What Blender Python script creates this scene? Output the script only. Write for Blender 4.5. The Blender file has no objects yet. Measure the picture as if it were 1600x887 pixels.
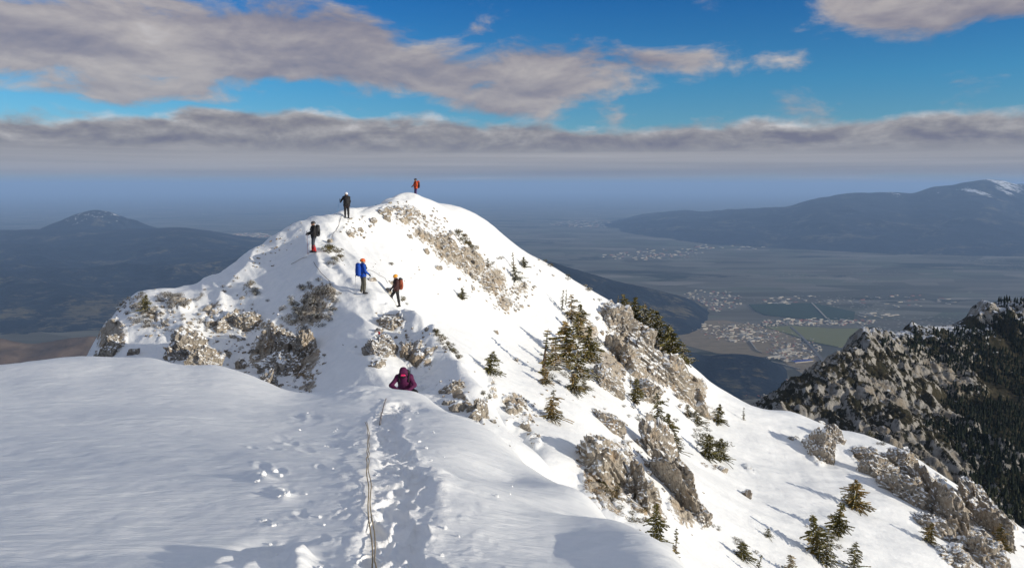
import bpy, bmesh, math, random
import numpy as np
from mathutils import Vector, Matrix, Euler

R = math.radians
random.seed(7)
rng = np.random.RandomState(7)
sc = bpy.context.scene
col = sc.collection

# ------------------------------------------------------------------ camera
FPX = 1155.0                       # focal length in photo pixels
PITCH = R(7.57)
cam_d = bpy.data.cameras.new('camera')
cam_d.sensor_width = 36.0
cam_d.lens = 36.0 * FPX / 1600.0
cam_d.clip_start = 0.1
cam_d.clip_end = 400000.0
cam = bpy.data.objects.new('camera', cam_d)
cam.location = (0, 0, 0)
cam.rotation_euler = (R(90) - PITCH, 0, 0)
col.objects.link(cam)
sc.camera = cam

# ------------------------------------------------------------------ exposure and render settings
sc.view_settings.view_transform = 'Standard'
sc.view_settings.look = 'None'
sc.view_settings.gamma = 1.0
sc.view_settings.exposure = 0.03
sc.cycles.use_denoising = True
sc.cycles.max_bounces = 6
sc.cycles.diffuse_bounces = 3
sc.cycles.volume_bounces = 1
sc.cycles.volume_step_rate = 4.0
sc.cycles.transparent_max_bounces = 6

# ------------------------------------------------------------------ sun
SUN_DIR = Vector((0.88, -0.38, 0.195)).normalized()     # towards the sun: right and slightly behind the camera
sun_el = math.asin(SUN_DIR.z)
sun_az = math.atan2(SUN_DIR.x, SUN_DIR.y)              # clockwise from +Y
sl = bpy.data.lights.new('sun', 'SUN')
sl.energy = 4.9
sl.angle = R(0.53)
sl.color = (1.0, 0.91, 0.76)
sun = bpy.data.objects.new('sun', sl)
sun.rotation_euler = SUN_DIR.to_track_quat('Z', 'Y').to_euler()
col.objects.link(sun)

# ------------------------------------------------------------------ small node language
class S:
    """a socket with arithmetic"""
    def __init__(self, g, sock): self.g, self.s = g, sock
    def _m(self, op, o, swap=False, clamp=False):
        n = self.g.new('ShaderNodeMath'); n.operation = op; n.use_clamp = clamp
        a, b = (o, self) if swap else (self, o)
        for i, v in enumerate((a, b)):
            if isinstance(v, S): self.g.t.links.new(v.s, n.inputs[i])
            else: n.inputs[i].default_value = v
        return S(self.g, n.outputs[0])
    def __add__(s, o): return s._m('ADD', o)
    __radd__ = __add__
    def __mul__(s, o): return s._m('MULTIPLY', o)
    __rmul__ = __mul__
    def __sub__(s, o): return s._m('SUBTRACT', o)
    def __rsub__(s, o): return s._m('SUBTRACT', o, True)
    def __truediv__(s, o): return s._m('DIVIDE', o)
    def pow(s, o): return s._m('POWER', o)
    def max(s, o): return s._m('MAXIMUM', o)
    def min(s, o): return s._m('MINIMUM', o)
    def clamp(s): return s._m('ADD', 0.0, clamp=True)
    def ss(s, a, b):                    # smoothstep, also falling when a > b
        n = s.g.new('ShaderNodeMapRange'); n.interpolation_type = 'SMOOTHSTEP'
        s.g.t.links.new(s.s, n.inputs[0])
        if a < b: vals = (a, b, 0.0, 1.0)
        else: vals = (b, a, 1.0, 0.0)
        for i, v in enumerate(vals): n.inputs[i + 1].default_value = v
        return S(s.g, n.outputs[0])

class G:
    def __init__(self, tree):
        self.t = tree; tree.nodes.clear()
    def new(self, k, **kw):
        n = self.t.nodes.new(k)
        for a, b in kw.items(): setattr(n, a, b)
        return n
    def put(self, n, i, v):
        if isinstance(v, S): self.t.links.new(v.s, n.inputs[i])
        elif v is not None:
            inp = n.inputs[i]
            if inp.type == 'RGBA' and len(v) == 3: v = (*v, 1)
            inp.default_value = v
    def fn(self, op, a):
        n = self.new('ShaderNodeMath', operation=op); self.put(n, 0, a); return S(self, n.outputs[0])
    def fn2(self, op, a, b):
        n = self.new('ShaderNodeMath', operation=op); self.put(n, 0, a); self.put(n, 1, b); return S(self, n.outputs[0])
    def coord(self, which='Object'):
        n = self.new('ShaderNodeTexCoord'); return S(self, n.outputs[which])
    def geo(self, which):
        n = self.new('ShaderNodeNewGeometry'); return S(self, n.outputs[which])
    def sep(self, v):
        n = self.new('ShaderNodeSeparateXYZ'); self.put(n, 0, v)
        return [S(self, o) for o in n.outputs]
    def xyz(self, x, y, z):
        n = self.new('ShaderNodeCombineXYZ'); self.put(n, 0, x); self.put(n, 1, y); self.put(n, 2, z)
        return S(self, n.outputs[0])
    def attr(self, name):
        n = self.new('ShaderNodeAttribute', attribute_name=name); return S(self, n.outputs['Fac'])
    def mapping(self, v, scale=(1, 1, 1), rot=(0, 0, 0), loc=(0, 0, 0)):
        n = self.new('ShaderNodeMapping'); self.put(n, 0, v)
        n.inputs['Location'].default_value = loc; n.inputs['Rotation'].default_value = rot
        n.inputs['Scale'].default_value = scale
        return S(self, n.outputs[0])
    def noise(self, v, scale=1.0, detail=4.0, rough=0.5, dist=0.0, color=False):
        n = self.new('ShaderNodeTexNoise'); self.put(n, 'Vector', v)
        n.inputs['Scale'].default_value = scale; n.inputs['Detail'].default_value = detail
        n.inputs['Roughness'].default_value = rough; n.inputs['Distortion'].default_value = dist
        return S(self, n.outputs['Color' if color else 'Fac'])
    def voro(self, v, scale=1.0, feature='F1', out='Distance', rnd=1.0):
        n = self.new('ShaderNodeTexVoronoi', feature=feature); self.put(n, 'Vector', v)
        n.inputs['Scale'].default_value = scale; n.inputs['Randomness'].default_value = rnd
        return S(self, n.outputs[out])
    def mix(self, f, a, b):
        n = self.new('ShaderNodeMix', data_type='RGBA')
        self.put(n, 0, f)
        self.put(n, 6, a); self.put(n, 7, b)
        return S(self, n.outputs[2])
    def mixf(self, f, a, b):
        n = self.new('ShaderNodeMix', data_type='FLOAT')
        self.put(n, 0, f); self.put(n, 2, a); self.put(n, 3, b)
        return S(self, n.outputs[0])
    def ramp(self, f, stops):
        n = self.new('ShaderNodeValToRGB'); self.put(n, 0, f)
        cr = n.color_ramp
        while len(cr.elements) < len(stops): cr.elements.new(0.5)
        for e, (p, c) in zip(cr.elements, stops):
            e.position = p; e.color = (*c, 1) if len(c) == 3 else c
        return S(self, n.outputs[0])
    def bump(self, h, strength=0.5, dist=0.05, normal=None):
        n = self.new('ShaderNodeBump'); self.put(n, 'Height', h)
        n.inputs['Strength'].default_value = strength; n.inputs['Distance'].default_value = dist
        if normal is not None: self.put(n, 'Normal', normal)
        return S(self, n.outputs[0])

def srgb(r, g, b):
    f = lambda c: (c / 255 / 12.92) if c / 255 <= 0.04045 else ((c / 255 + 0.055) / 1.055) ** 2.4
    return (f(r), f(g), f(b))

def material(name, build, rough=0.8, spec=0.3):
    m = bpy.data.materials.new(name); m.use_nodes = True
    g = G(m.node_tree)
    out = g.new('ShaderNodeOutputMaterial'); b = g.new('ShaderNodeBsdfPrincipled')
    b.inputs['Roughness'].default_value = rough
    b.inputs['Specular IOR Level'].default_value = spec
    g.t.links.new(b.outputs[0], out.inputs[0])
    res = build(g)
    if not isinstance(res, dict): res = {'Base Color': res}
    for k, v in res.items(): g.put(b, k, v)
    return m

# ------------------------------------------------------------------ sky (world)
w = bpy.data.worlds.new('World'); sc.world = w; w.use_nodes = True
def build_world():
    g = G(w.node_tree)
    out = g.new('ShaderNodeOutputWorld'); bg = g.new('ShaderNodeBackground')
    g.t.links.new(bg.outputs[0], out.inputs[0])
    sky = g.new('ShaderNodeTexSky', sky_type='NISHITA')
    sky.sun_disc = False; sky.sun_elevation = sun_el; sky.sun_rotation = sun_az
    sky.altitude = 2200; sky.air_density = 1.0; sky.dust_density = 0.4; sky.ozone_density = 1.6
    d = g.coord('Generated')
    x, y, z = g.sep(d)
    el = g.fn('ARCSINE', z) * 57.2958                       # degrees above the horizon
    az = g.fn2('ARCTAN2', x, y) * 57.2958                   # degrees right of the view
    # clear air: the Nishita sky, deepened towards the zenith as the thin mountain air shows it
    tint = g.ramp((el / 30.0).clamp(), [(0.0, (0.70, 0.62, 0.62)), (0.05, (0.62, 0.66, 0.72)), (0.15, (0.40, 0.80, 1.02)), (0.25, (0.25, 0.80, 1.12)),
                                       (0.45, (0.085, 0.58, 1.10)), (1.0, (0.07, 0.42, 0.9))])
    mul = g.new('ShaderNodeMix', data_type='RGBA', blend_type='MULTIPLY'); mul.inputs[0].default_value = 1.0
    g.t.links.new(sky.outputs[0], mul.inputs[6]); g.put(mul, 7, tint)
    skyc = S(g, mul.outputs[2])
    skyc = g.mix(el.ss(2.6, 0.3) * 0.85, skyc, tuple(c * 10 for c in srgb(132, 146, 160)))
    # cloud fields: angles as coordinates, low cloud stretched along the horizon
    def cfield(sx, sy, off, detail=7, rough=0.55, dz=0.0):
        v = g.xyz(az * sx + off, (el + dz) * sy, off * 0.37)
        return g.noise(v, 1.0, detail, rough, 0.25)
    def blob(ca, ce, ra, re):
        u = (az - ca) / ra; v = (el - ce) / re
        return g.fn('EXPONENT', (u * u + v * v) * -1.0)
    # 1) long stratocumulus bank, 0.8 to 5 degrees up, all round the horizon
    edge = cfield(0.16, 0.34, 3.1, 9, 0.56)
    top = 4.75 + (edge - 0.5) * 4.2 + blob(-13, 4.6, 9, 3.0) * 0.9
    bank_d = (top - el).ss(-0.25, 0.75) * (el + (edge - 0.5) * 0.9 + (cfield(0.05, 0.9, 5.5, 6, 0.6) - 0.5) * 0.9).ss(0.45, 0.85)
    n1 = cfield(0.20, 0.50, 11.0, 9, 0.58)
    n1b = cfield(0.20, 0.50, 11.0, 9, 0.58, 0.5)
    relief = ((n1 - n1b) * 1.6 + (top - el).ss(1.5, 0.0) * 0.40 + (n1 - 0.5) * 1.0 + 0.32).clamp()  # light and shade of the cloud lumps painted into their colour
    strat = cfield(0.03, 1.5, 23.0, 5, 0.5)
    low = (strat - 0.5) * 0.9 + 0.46
    up = el.ss(2.2, 3.2)
    bank_f = g.mixf(up, low, relief).clamp()
    bank_c = g.ramp(bank_f, [(0.0, srgb(114, 113, 128)), (0.35, srgb(142, 140, 144)), (0.65, srgb(168, 165, 166)), (1.0, srgb(212, 209, 208))])
    # 2) thin layers under the bank
    thin = cfield(0.035, 2.6, 41.0, 6, 0.5)
    thin_d = thin.ss(0.45, 0.66) * el.ss(-1.2, 0.0) * el.ss(1.6, 0.9) * 0.85
    thin_c = g.mix(thin.ss(0.55, 0.75), srgb(150, 152, 158), srgb(188, 182, 174))
    # 3) upper scattered cumulus: a broad one on the left, wisps in the middle, one on the right
    m = blob(-30, 9.3, 17, 2.3) * 1.15 + blob(-36, 13.2, 12, 1.6) * 0.60 + blob(-17, 9.9, 9.0, 2.2) * 0.95 + blob(-6, 8.4, 6.0, 1.3) * 0.70 + blob(-30, 6.3, 14, 0.8) * 0.35 + blob(7, 7.4, 6, 0.9) * 0.42 + blob(2.6, 9.2, 4.0, 1.6) * 0.90 \
        + blob(12, 8.9, 6.5, 1.2) * 0.80 + blob(0.0, 6.4, 5.0, 1.6) * 0.70 + blob(33, 12.6, 10, 2.2) * 1.7 + blob(-44, 7.9, 8, 1.4) * 0.5
    # out of the frame broken cloud goes on, its cover set for the fill light
    rest = cfield(0.05, 0.11, 60.0, 3, 0.5).ss(0.43, 0.63) * 1.2 * ((az * az).ss(1500.0, 2600.0).max(el.ss(14.5, 18.0)))
    m = m + rest
    e2 = cfield(0.16, 0.38, 71.0, 10, 0.58)
    up_d = (m + (e2 - 0.5) * 2.2).ss(0.20, 0.70)
    e2b = cfield(0.16, 0.38, 71.0, 10, 0.58, 0.6)
    soft = cfield(0.11, 0.4, 91.0, 4, 0.5)
    up_f = ((e2 - e2b) * 1.3 + 0.50 + (soft - 0.5) * 1.2).clamp()  # lit and shaded cloud sides painted from the noise slope
    up_c = g.ramp(up_f, [(0.0, srgb(112, 113, 134)), (0.4, srgb(150, 144, 150)), (0.75, srgb(182, 174, 171)), (1.0, srgb(204, 198, 195))])
    CL = 1.0 / 0.1
    up_c = g.mix(el.ss(14.0, 32.0), up_c, g.mix(up_f, srgb(202, 208, 214), srgb(232, 234, 237)))     # unseen overhead cloud made whiter to add fill light on the snow
    def scale(c, k):
        n = g.new('ShaderNodeVectorMath', operation='SCALE'); g.put(n, 0, c); n.inputs['Scale'].default_value = k
        return S(g, n.outputs[0])
    c = g.mix(up_d * 0.93, skyc, scale(up_c, CL))
    c = g.mix(thin_d, c, scale(thin_c, CL))
    c = g.mix(bank_d, c, scale(bank_c, CL))
    g.put(bg, 0, c); bg.inputs[1].default_value = 0.10
build_world()

# ------------------------------------------------------------------ numpy noise
def _hash(ix, iy, seed):
    h = (ix.astype(np.int64) * 374761393 + iy.astype(np.int64) * 668265263 + seed * 1442695041) & 0xFFFFFFFF
    h = ((h ^ (h >> 13)) * 1274126177) & 0xFFFFFFFF
    h = ((h ^ (h >> 16)) * 2246822519) & 0xFFFFFFFF
    return ((h ^ (h >> 15)) & 0xFFFFFF) / float(0xFFFFFF)
def vn2(x, y, seed=0):
    ix = np.floor(x); iy = np.floor(y); fx = x - ix; fy = y - iy
    u = fx * fx * fx * (fx * (fx * 6 - 15) + 10); v = fy * fy * fy * (fy * (fy * 6 - 15) + 10)
    a = _hash(ix, iy, seed); b = _hash(ix + 1, iy, seed); c = _hash(ix, iy + 1, seed); d = _hash(ix + 1, iy + 1, seed)
    return (a * (1 - u) + b * u) * (1 - v) + (c * (1 - u) + d * u) * v
def fbm(x, y, octaves=5, seed=0, gain=0.5):
    s = 0; a = 1; t = 0; x = np.asarray(x, float); y = np.asarray(y, float)
    for i in range(octaves):
        s = s + a * (vn2(x, y, seed + i * 17) * 2 - 1); t += a; a *= gain
        x, y = (x * 0.8 - y * 0.6) * 2.03 + 5.3, (x * 0.6 + y * 0.8) * 2.03 + 1.7
    return s / t
def ridged(x, y, octaves=5, seed=0, gain=0.5):
    s = 0; a = 1; t = 0; x = np.asarray(x, float); y = np.asarray(y, float)
    for i in range(octaves):
        s = s + a * (1 - np.abs(vn2(x, y, seed + i * 31) * 2 - 1)); t += a; a *= gain
        x, y = (x * 0.8 - y * 0.6) * 2.03 + 5.3, (x * 0.6 + y * 0.8) * 2.03 + 1.7
    return s / t
def worley(x, y, seed=0):
    ix = np.floor(x); iy = np.floor(y)
    f1 = np.full(x.shape, 9.0); f2 = np.full(x.shape, 9.0); cid = np.zeros(x.shape)
    for dx in (-1, 0, 1):
        for dy in (-1, 0, 1):
            cx = ix + dx; cy = iy + dy
            px = cx + _hash(cx, cy, seed); py = cy + _hash(cx, cy, seed + 5)
            d = np.hypot(px - x, py - y)
            closer = d < f1
            f2 = np.where(closer, f1, np.minimum(f2, d))
            cid = np.where(closer, _hash(cx, cy, seed + 9), cid)
            f1 = np.where(closer, d, f1)
    return f1, f2, cid
def sstep(a, b, x):
    t = np.clip((x - a) / (b - a), 0, 1); return t * t * (3 - 2 * t)

# ------------------------------------------------------------------ view geometry: where a sight line of the photo meets the ground
CP, SP = math.cos(PITCH), math.sin(PITCH)
def ae(px, py):
    """direction through a photo pixel as (x/y, z/y)"""
    u = (np.asarray(px, float) - 800) / FPX; v = (443.5 - np.asarray(py, float)) / FPX
    y = CP + v * SP
    return u / y, (-SP + v * CP) / y

class Relief:
    """a terrain surface surveyed as sight lines and distances, then filled in by a thin-plate spline"""
    def __init__(self, pts, amin, amax, ymin, ymax, na, ny, B=0.6, reg=1e-5):
        P = np.array(pts, float)
        a, e = ae(P[:, 0], P[:, 1]); ly = np.log(P[:, 2])
        q = np.stack([a, ly * B], 1); n = len(q)
        d = np.linalg.norm(q[:, None] - q[None], axis=2)
        K = np.where(d > 0, d * d * np.log(d + 1e-12), 0) + np.eye(n) * reg
        A = np.zeros((n + 3, n + 3)); A[:n, :n] = K; A[:n, n] = 1; A[:n, n + 1:] = q; A[n, :n] = 1; A[n + 1:, :n] = q.T
        sol = np.linalg.solve(A, np.concatenate([e, np.zeros(3)]))
        ca = np.linspace(amin, amax, 161); cl = np.linspace(math.log(ymin), math.log(ymax), 161)
        gA, gL = np.meshgrid(ca, cl, indexing='ij')
        g = np.stack([gA.ravel(), gL.ravel() * B], 1)
        E = np.full(len(g), sol[n]) + g @ sol[n + 1:]
        for i in range(n):
            r2 = (g[:, 0] - q[i, 0]) ** 2 + (g[:, 1] - q[i, 1]) ** 2
            E += sol[i] * 0.5 * r2 * np.log(r2 + 1e-20)
        E = E.reshape(161, 161)
        self.a = np.linspace(amin, amax, na); self.ly = np.linspace(math.log(ymin), math.log(ymax), ny)
        # cubic resampling of the coarse survey
        def wts(x, x0, dx, n):
            t = (x - x0) / dx; i = np.clip(np.floor(t).astype(int), 1, n - 3); f = t - i
            w = np.stack([-0.5 * f + f ** 2 - 0.5 * f ** 3, 1 - 2.5 * f ** 2 + 1.5 * f ** 3, 0.5 * f + 2 * f ** 2 - 1.5 * f ** 3, -0.5 * f ** 2 + 0.5 * f ** 3])
            M = np.zeros((len(x), n))
            for k in range(4): M[np.arange(len(x)), i - 1 + k] += w[k]
            return M
        self.E = wts(self.a, amin, ca[1] - ca[0], 161) @ E @ wts(self.ly, math.log(ymin), cl[1] - cl[0], 161).T
        self.Y = np.exp(self.ly)[None, :] * np.ones((na, 1))
        self.X = self.a[:, None] * self.Y
        self.Z = self.E * self.Y
    def sync(self): self.E = self.Z / self.Y
    def hit(self, px, py, nearest=None):
        """first point of the surface met by the sight line; the crest when the line passes just over it"""
        a, e = ae(px, py)
        t = (a - self.a[0]) / (self.a[1] - self.a[0]); i = int(np.clip(math.floor(t), 0, len(self.a) - 2)); f = t - i
        prof = self.E[i] * (1 - f) + self.E[i + 1] * f
        over = np.nonzero(prof >= e)[0]
        j = over[0] if len(over) else int(np.argmax(prof))
        ly = self.ly[j]
        if j > 0 and len(over):
            p0, p1 = prof[j - 1], prof[j]
            s = (e - p0) / (p1 - p0 + 1e-12); ly = self.ly[j - 1] + s * (self.ly[j] - self.ly[j - 1])
        Y = math.exp(ly); z = (e if len(over) else prof[j]) * Y
        return Vector((a * Y, Y, z))
    def zat(self, x, y):
        a = x / y; ly = math.log(y)
        t = (a - self.a[0]) / (self.a[1] - self.a[0]); i = int(np.clip(math.floor(t), 0, len(self.a) - 2)); f = min(max(t - i, 0), 1)
        s = (ly - self.ly[0]) / (self.ly[1] - self.ly[0]); j = int(np.clip(math.floor(s), 0, len(self.ly) - 2)); h = min(max(s - j, 0), 1)
        Z = self.Z
        return (Z[i, j] * (1 - f) + Z[i + 1, j] * f) * (1 - h) + (Z[i, j + 1] * (1 - f) + Z[i + 1, j + 1] * f) * h
    def normal(self, x, y, d=0.4):
        gx = (self.zat(x + d, y) - self.zat(x - d, y)) / (2 * d); gy = (self.zat(x, y + d) - self.zat(x, y - d)) / (2 * d)
        return Vector((-gx, -gy, 1)).normalized()
    def patch(self, px, py, rx, ry, rot=0.0):
        """distance field (0 at the middle, 1 at the rim) of an oval patch of ground"""
        c = self.hit(px, py)
        cr, sr = math.cos(R(rot)), math.sin(R(rot))
        ux = self.hit(px + rx * cr * 0.5, py + rx * sr * 0.5) - self.hit(px - rx * cr * 0.5, py - rx * sr * 0.5)
        uy = self.hit(px - ry * sr * 0.5, py + ry * cr * 0.5) - self.hit(px + ry * sr * 0.5, py - ry * cr * 0.5)
        lim = 6.0 * max(rx, ry) * c.y / FPX
        for u_ in (ux, uy):
            l = math.hypot(u_.x, u_.y)
            if l > lim: u_ *= lim / l
        M = np.array([[ux.x, uy.x], [ux.y, uy.y]])
        if abs(np.linalg.det(M)) < 1e-6: M = np.eye(2) * rx * c.y / FPX
        I = np.linalg.inv(M)
        dx = self.X - c.x; dy = self.Y - c.y
        return np.sqrt((I[0, 0] * dx + I[0, 1] * dy) ** 2 + (I[1, 0] * dx + I[1, 1] * dy) ** 2)

def grid_object(name, X, Y, Z, mat, attrs=None, parent=None):
    na, ny = X.shape
    me = bpy.data.meshes.new(name)
    me.vertices.add(na * ny)
    me.vertices.foreach_set('co', np.stack([X, Y, Z], -1).astype(np.float32).ravel())
    idx = np.arange(na * ny).reshape(na, ny)
    q = np.stack([idx[:-1, :-1], idx[1:, :-1], idx[1:, 1:], idx[:-1, 1:]], -1).reshape(-1, 4)
    me.loops.add(q.size); me.loops.foreach_set('vertex_index', q.ravel().astype(np.int32))
    me.polygons.add(len(q)); me.polygons.foreach_set('loop_start', (np.arange(len(q)) * 4).astype(np.int32))
    me.polygons.foreach_set('use_smooth', np.ones(len(q), bool))
    me.update(calc_edges=True)
    for k, v in (attrs or {}).items():
        at = me.attributes.new(k, 'FLOAT', 'POINT'); at.data.foreach_set('value', np.asarray(v, np.float32).ravel())
    me.materials.append(mat)
    o = bpy.data.objects.new(name, me); col.objects.link(o)
    if parent: o.parent = parent
    return o

def tag(o, label=None, cat=None, group=None, kind=None):
    if label: o['label'] = label
    if cat: o['category'] = cat
    if group: o['group'] = group
    if kind: o['kind'] = kind
    return o
def empty(name, loc=(0, 0, 0), rz=0.0):
    o = bpy.data.objects.new(name, None); o.empty_display_size = 0.3
    o.location = loc; o.rotation_euler = (0, 0, rz); col.objects.link(o); return o
def mesh_obj(name, me, parent=None):
    o = bpy.data.objects.new(name, me); col.objects.link(o)
    if parent: o.parent = parent
    return o
def pymesh(name, verts, faces, mats, mat_idx=None, smooth=False):
    me = bpy.data.meshes.new(name); me.from_pydata([tuple(v) for v in verts], [], faces)
    for m in (mats if isinstance(mats, (list, tuple)) else [mats]): me.materials.append(m)
    if mat_idx is not None: me.polygons.foreach_set('material_index', np.array(mat_idx, np.int32))
    if smooth: me.polygons.foreach_set('use_smooth', np.ones(len(me.polygons), bool))
    me.update(); return me
def copy_tree(o, parent=None):
    c = o.copy(); col.objects.link(c)
    if parent: c.parent = parent
    for ch in o.children: copy_tree(ch, c)
    return c
# ------------------------------------------------------------------ materials of the ground
def rock_color(g, P, s=1.0):
    n1 = g.noise(P, 0.9 * s, 6, 0.6); n2 = g.noise(P, 4.5 * s, 8, 0.7); n3 = g.noise(g.mapping(P, (1, 1, 0.35)), 1.6 * s, 5, 0.6, 0.6)
    c = g.ramp(n2, [(0.25, (0.13, 0.112, 0.088)), (0.43, (0.36, 0.315, 0.255)), (0.60, (0.50, 0.445, 0.37)), (0.85, (0.62, 0.575, 0.50))])
    c = g.mix(n1.ss(0.50, 0.68) * 0.6, c, (0.42, 0.29, 0.165))
    q = g.new('ShaderNodeVectorMath', operation='ADD'); g.put(q, 0, P); sc3 = g.new('ShaderNodeVectorMath', operation='SCALE'); g.put(sc3, 0, g.noise(P, 1.8 * s, 3, 0.6, color=True)); sc3.inputs['Scale'].default_value = 0.55; g.put(q, 1, S(g, sc3.outputs[0]))
    ck = g.voro(g.mapping(S(g, q.outputs[0]), (1.0, 1.0, 0.42), (0, R(24), 0)), 2.3 * s, 'DISTANCE_TO_EDGE')
    crack = ck.ss(0.055, 0.0)
    c = g.mix(crack * 0.55, c, (0.10, 0.085, 0.07))
    c = g.mix(n3.ss(0.60, 0.72) * 0.55, c, (0.13, 0.12, 0.115))
    return c, n2 - crack * 0.35, n3
def snow_out(g, P, fine=1.0):
    a = g.noise(P, 2.2 * fine, 6, 0.6); b = g.noise(P, 14.0 * fine, 4, 0.6)
    c = g.mix(a.ss(0.3, 0.7), (0.80, 0.82, 0.83), (0.86, 0.87, 0.875))
    return c, a, b
def mat_snow_ridge(g):
    P = g.coord('Object')
    rk = g.attr('rock')
    edge = g.noise(P, 2.6, 7, 0.68); fine = g.noise(P, 9.0, 6, 0.7)
    nz = g.sep(g.geo('Normal'))[2]
    mask = (rk * 1.40 + (edge - 0.5) * 2.3 + (fine - 0.5) * 1.5 - (nz - 0.72) * 0.9).ss(0.66, 0.76)
    rc, r2, r3 = rock_color(g, P)
    sc_, a, b = snow_out(g, P)
    g_h = g.mixf(mask, a * 0.6 + b * 0.12, r2 * 1.3 + r3 * 0.8)
    return {'Base Color': g.mix(mask, sc_, rc), 'Roughness': g.mixf(mask, 0.55, 0.9),
            'Normal': g.bump(g_h, 0.55, 0.16)}
def mat_snow_fore(g):
    P = g.coord('Object')
    sc_, a, b = snow_out(g, P, 2.0)
    q = g.mapping(P, (1.2, 4.5, 1.0), (0, 0, R(24)))
    st = g.noise(q, 1.0, 7, 0.62, 0.4); st2 = g.noise(g.mapping(P, (5, 22, 5), (0, 0, R(24))), 1.0, 5, 0.6)
    gr = g.noise(P, 90.0, 3, 0.6)
    tr = g.attr('trench')
    h = st * 1.0 + st2 * 0.16 * st.ss(0.4, 0.65) + b * 0.05 + gr * 0.02 + g.noise(P, 9.0, 7, 0.7) * tr * 0.8
    return {'Base Color': g.mix(tr * 0.6, sc_, (0.90, 0.90, 0.90)), 'Roughness': 0.5, 'Normal': g.bump(h, 0.45, 0.06)}
def mat_rock_capped(g):
    """bare limestone with snow lying wherever the stone is flat enough to carry it"""
    P = g.geo('Position'); nz = g.sep(g.geo('Normal'))[2]
    rc, r2, r3 = rock_color(g, P, 1.25)
    e = g.noise(P, 3.0, 6, 0.7)
    oi = g.new('ShaderNodeObjectInfo'); rnd = S(g, oi.outputs['Random'])
    cap = (nz + (e - 0.5) * 1.5 - 0.08 + (rnd - 0.5) * 0.1).ss(0.52, 0.62)
    rc = g.mix(rnd * 0.35, rc, (0.31, 0.285, 0.26))
    sc_, a, b = snow_out(g, P)
    return {'Base Color': g.mix(cap, rc, sc_), 'Roughness': 0.9, 'Normal': g.bump(r2 * (1 - cap) * 1.6 + r3 * 0.8 + a * cap * 0.4, 0.9, 0.14)}
M_RIDGE = material('wind_packed_snow_and_limestone', mat_snow_ridge, 0.6, 0.25)
M_FORE = material('wind_packed_snow', mat_snow_fore, 0.5, 0.3)
M_ROCK = material('limestone', mat_rock_capped, 0.9, 0.2)
M_SNOW = material('clean_snow', lambda g: {'Base Color': snow_out(g, g.geo('Position'), 2.0)[0], 'Normal': g.bump(g.noise(g.geo('Position'), 16, 6, 0.6), 0.5, 0.04)}, 0.55, 0.25)

def beat_path(rel, pix, width, depth, seed, rough=0.05, lift=0.0):
    pts = [rel.hit(*p) for p in pix]
    D = np.full(rel.X.shape, 99.0)
    for a, b in zip(pts[:-1], pts[1:]):
        dx, dy = b.x - a.x, b.y - a.y; L2 = dx * dx + dy * dy + 1e-9
        t = np.clip(((rel.X - a.x) * dx + (rel.Y - a.y) * dy) / L2, 0, 1)
        D = np.minimum(D, np.hypot(rel.X - a.x - t * dx, rel.Y - a.y - t * dy))
    return D, pts
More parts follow.
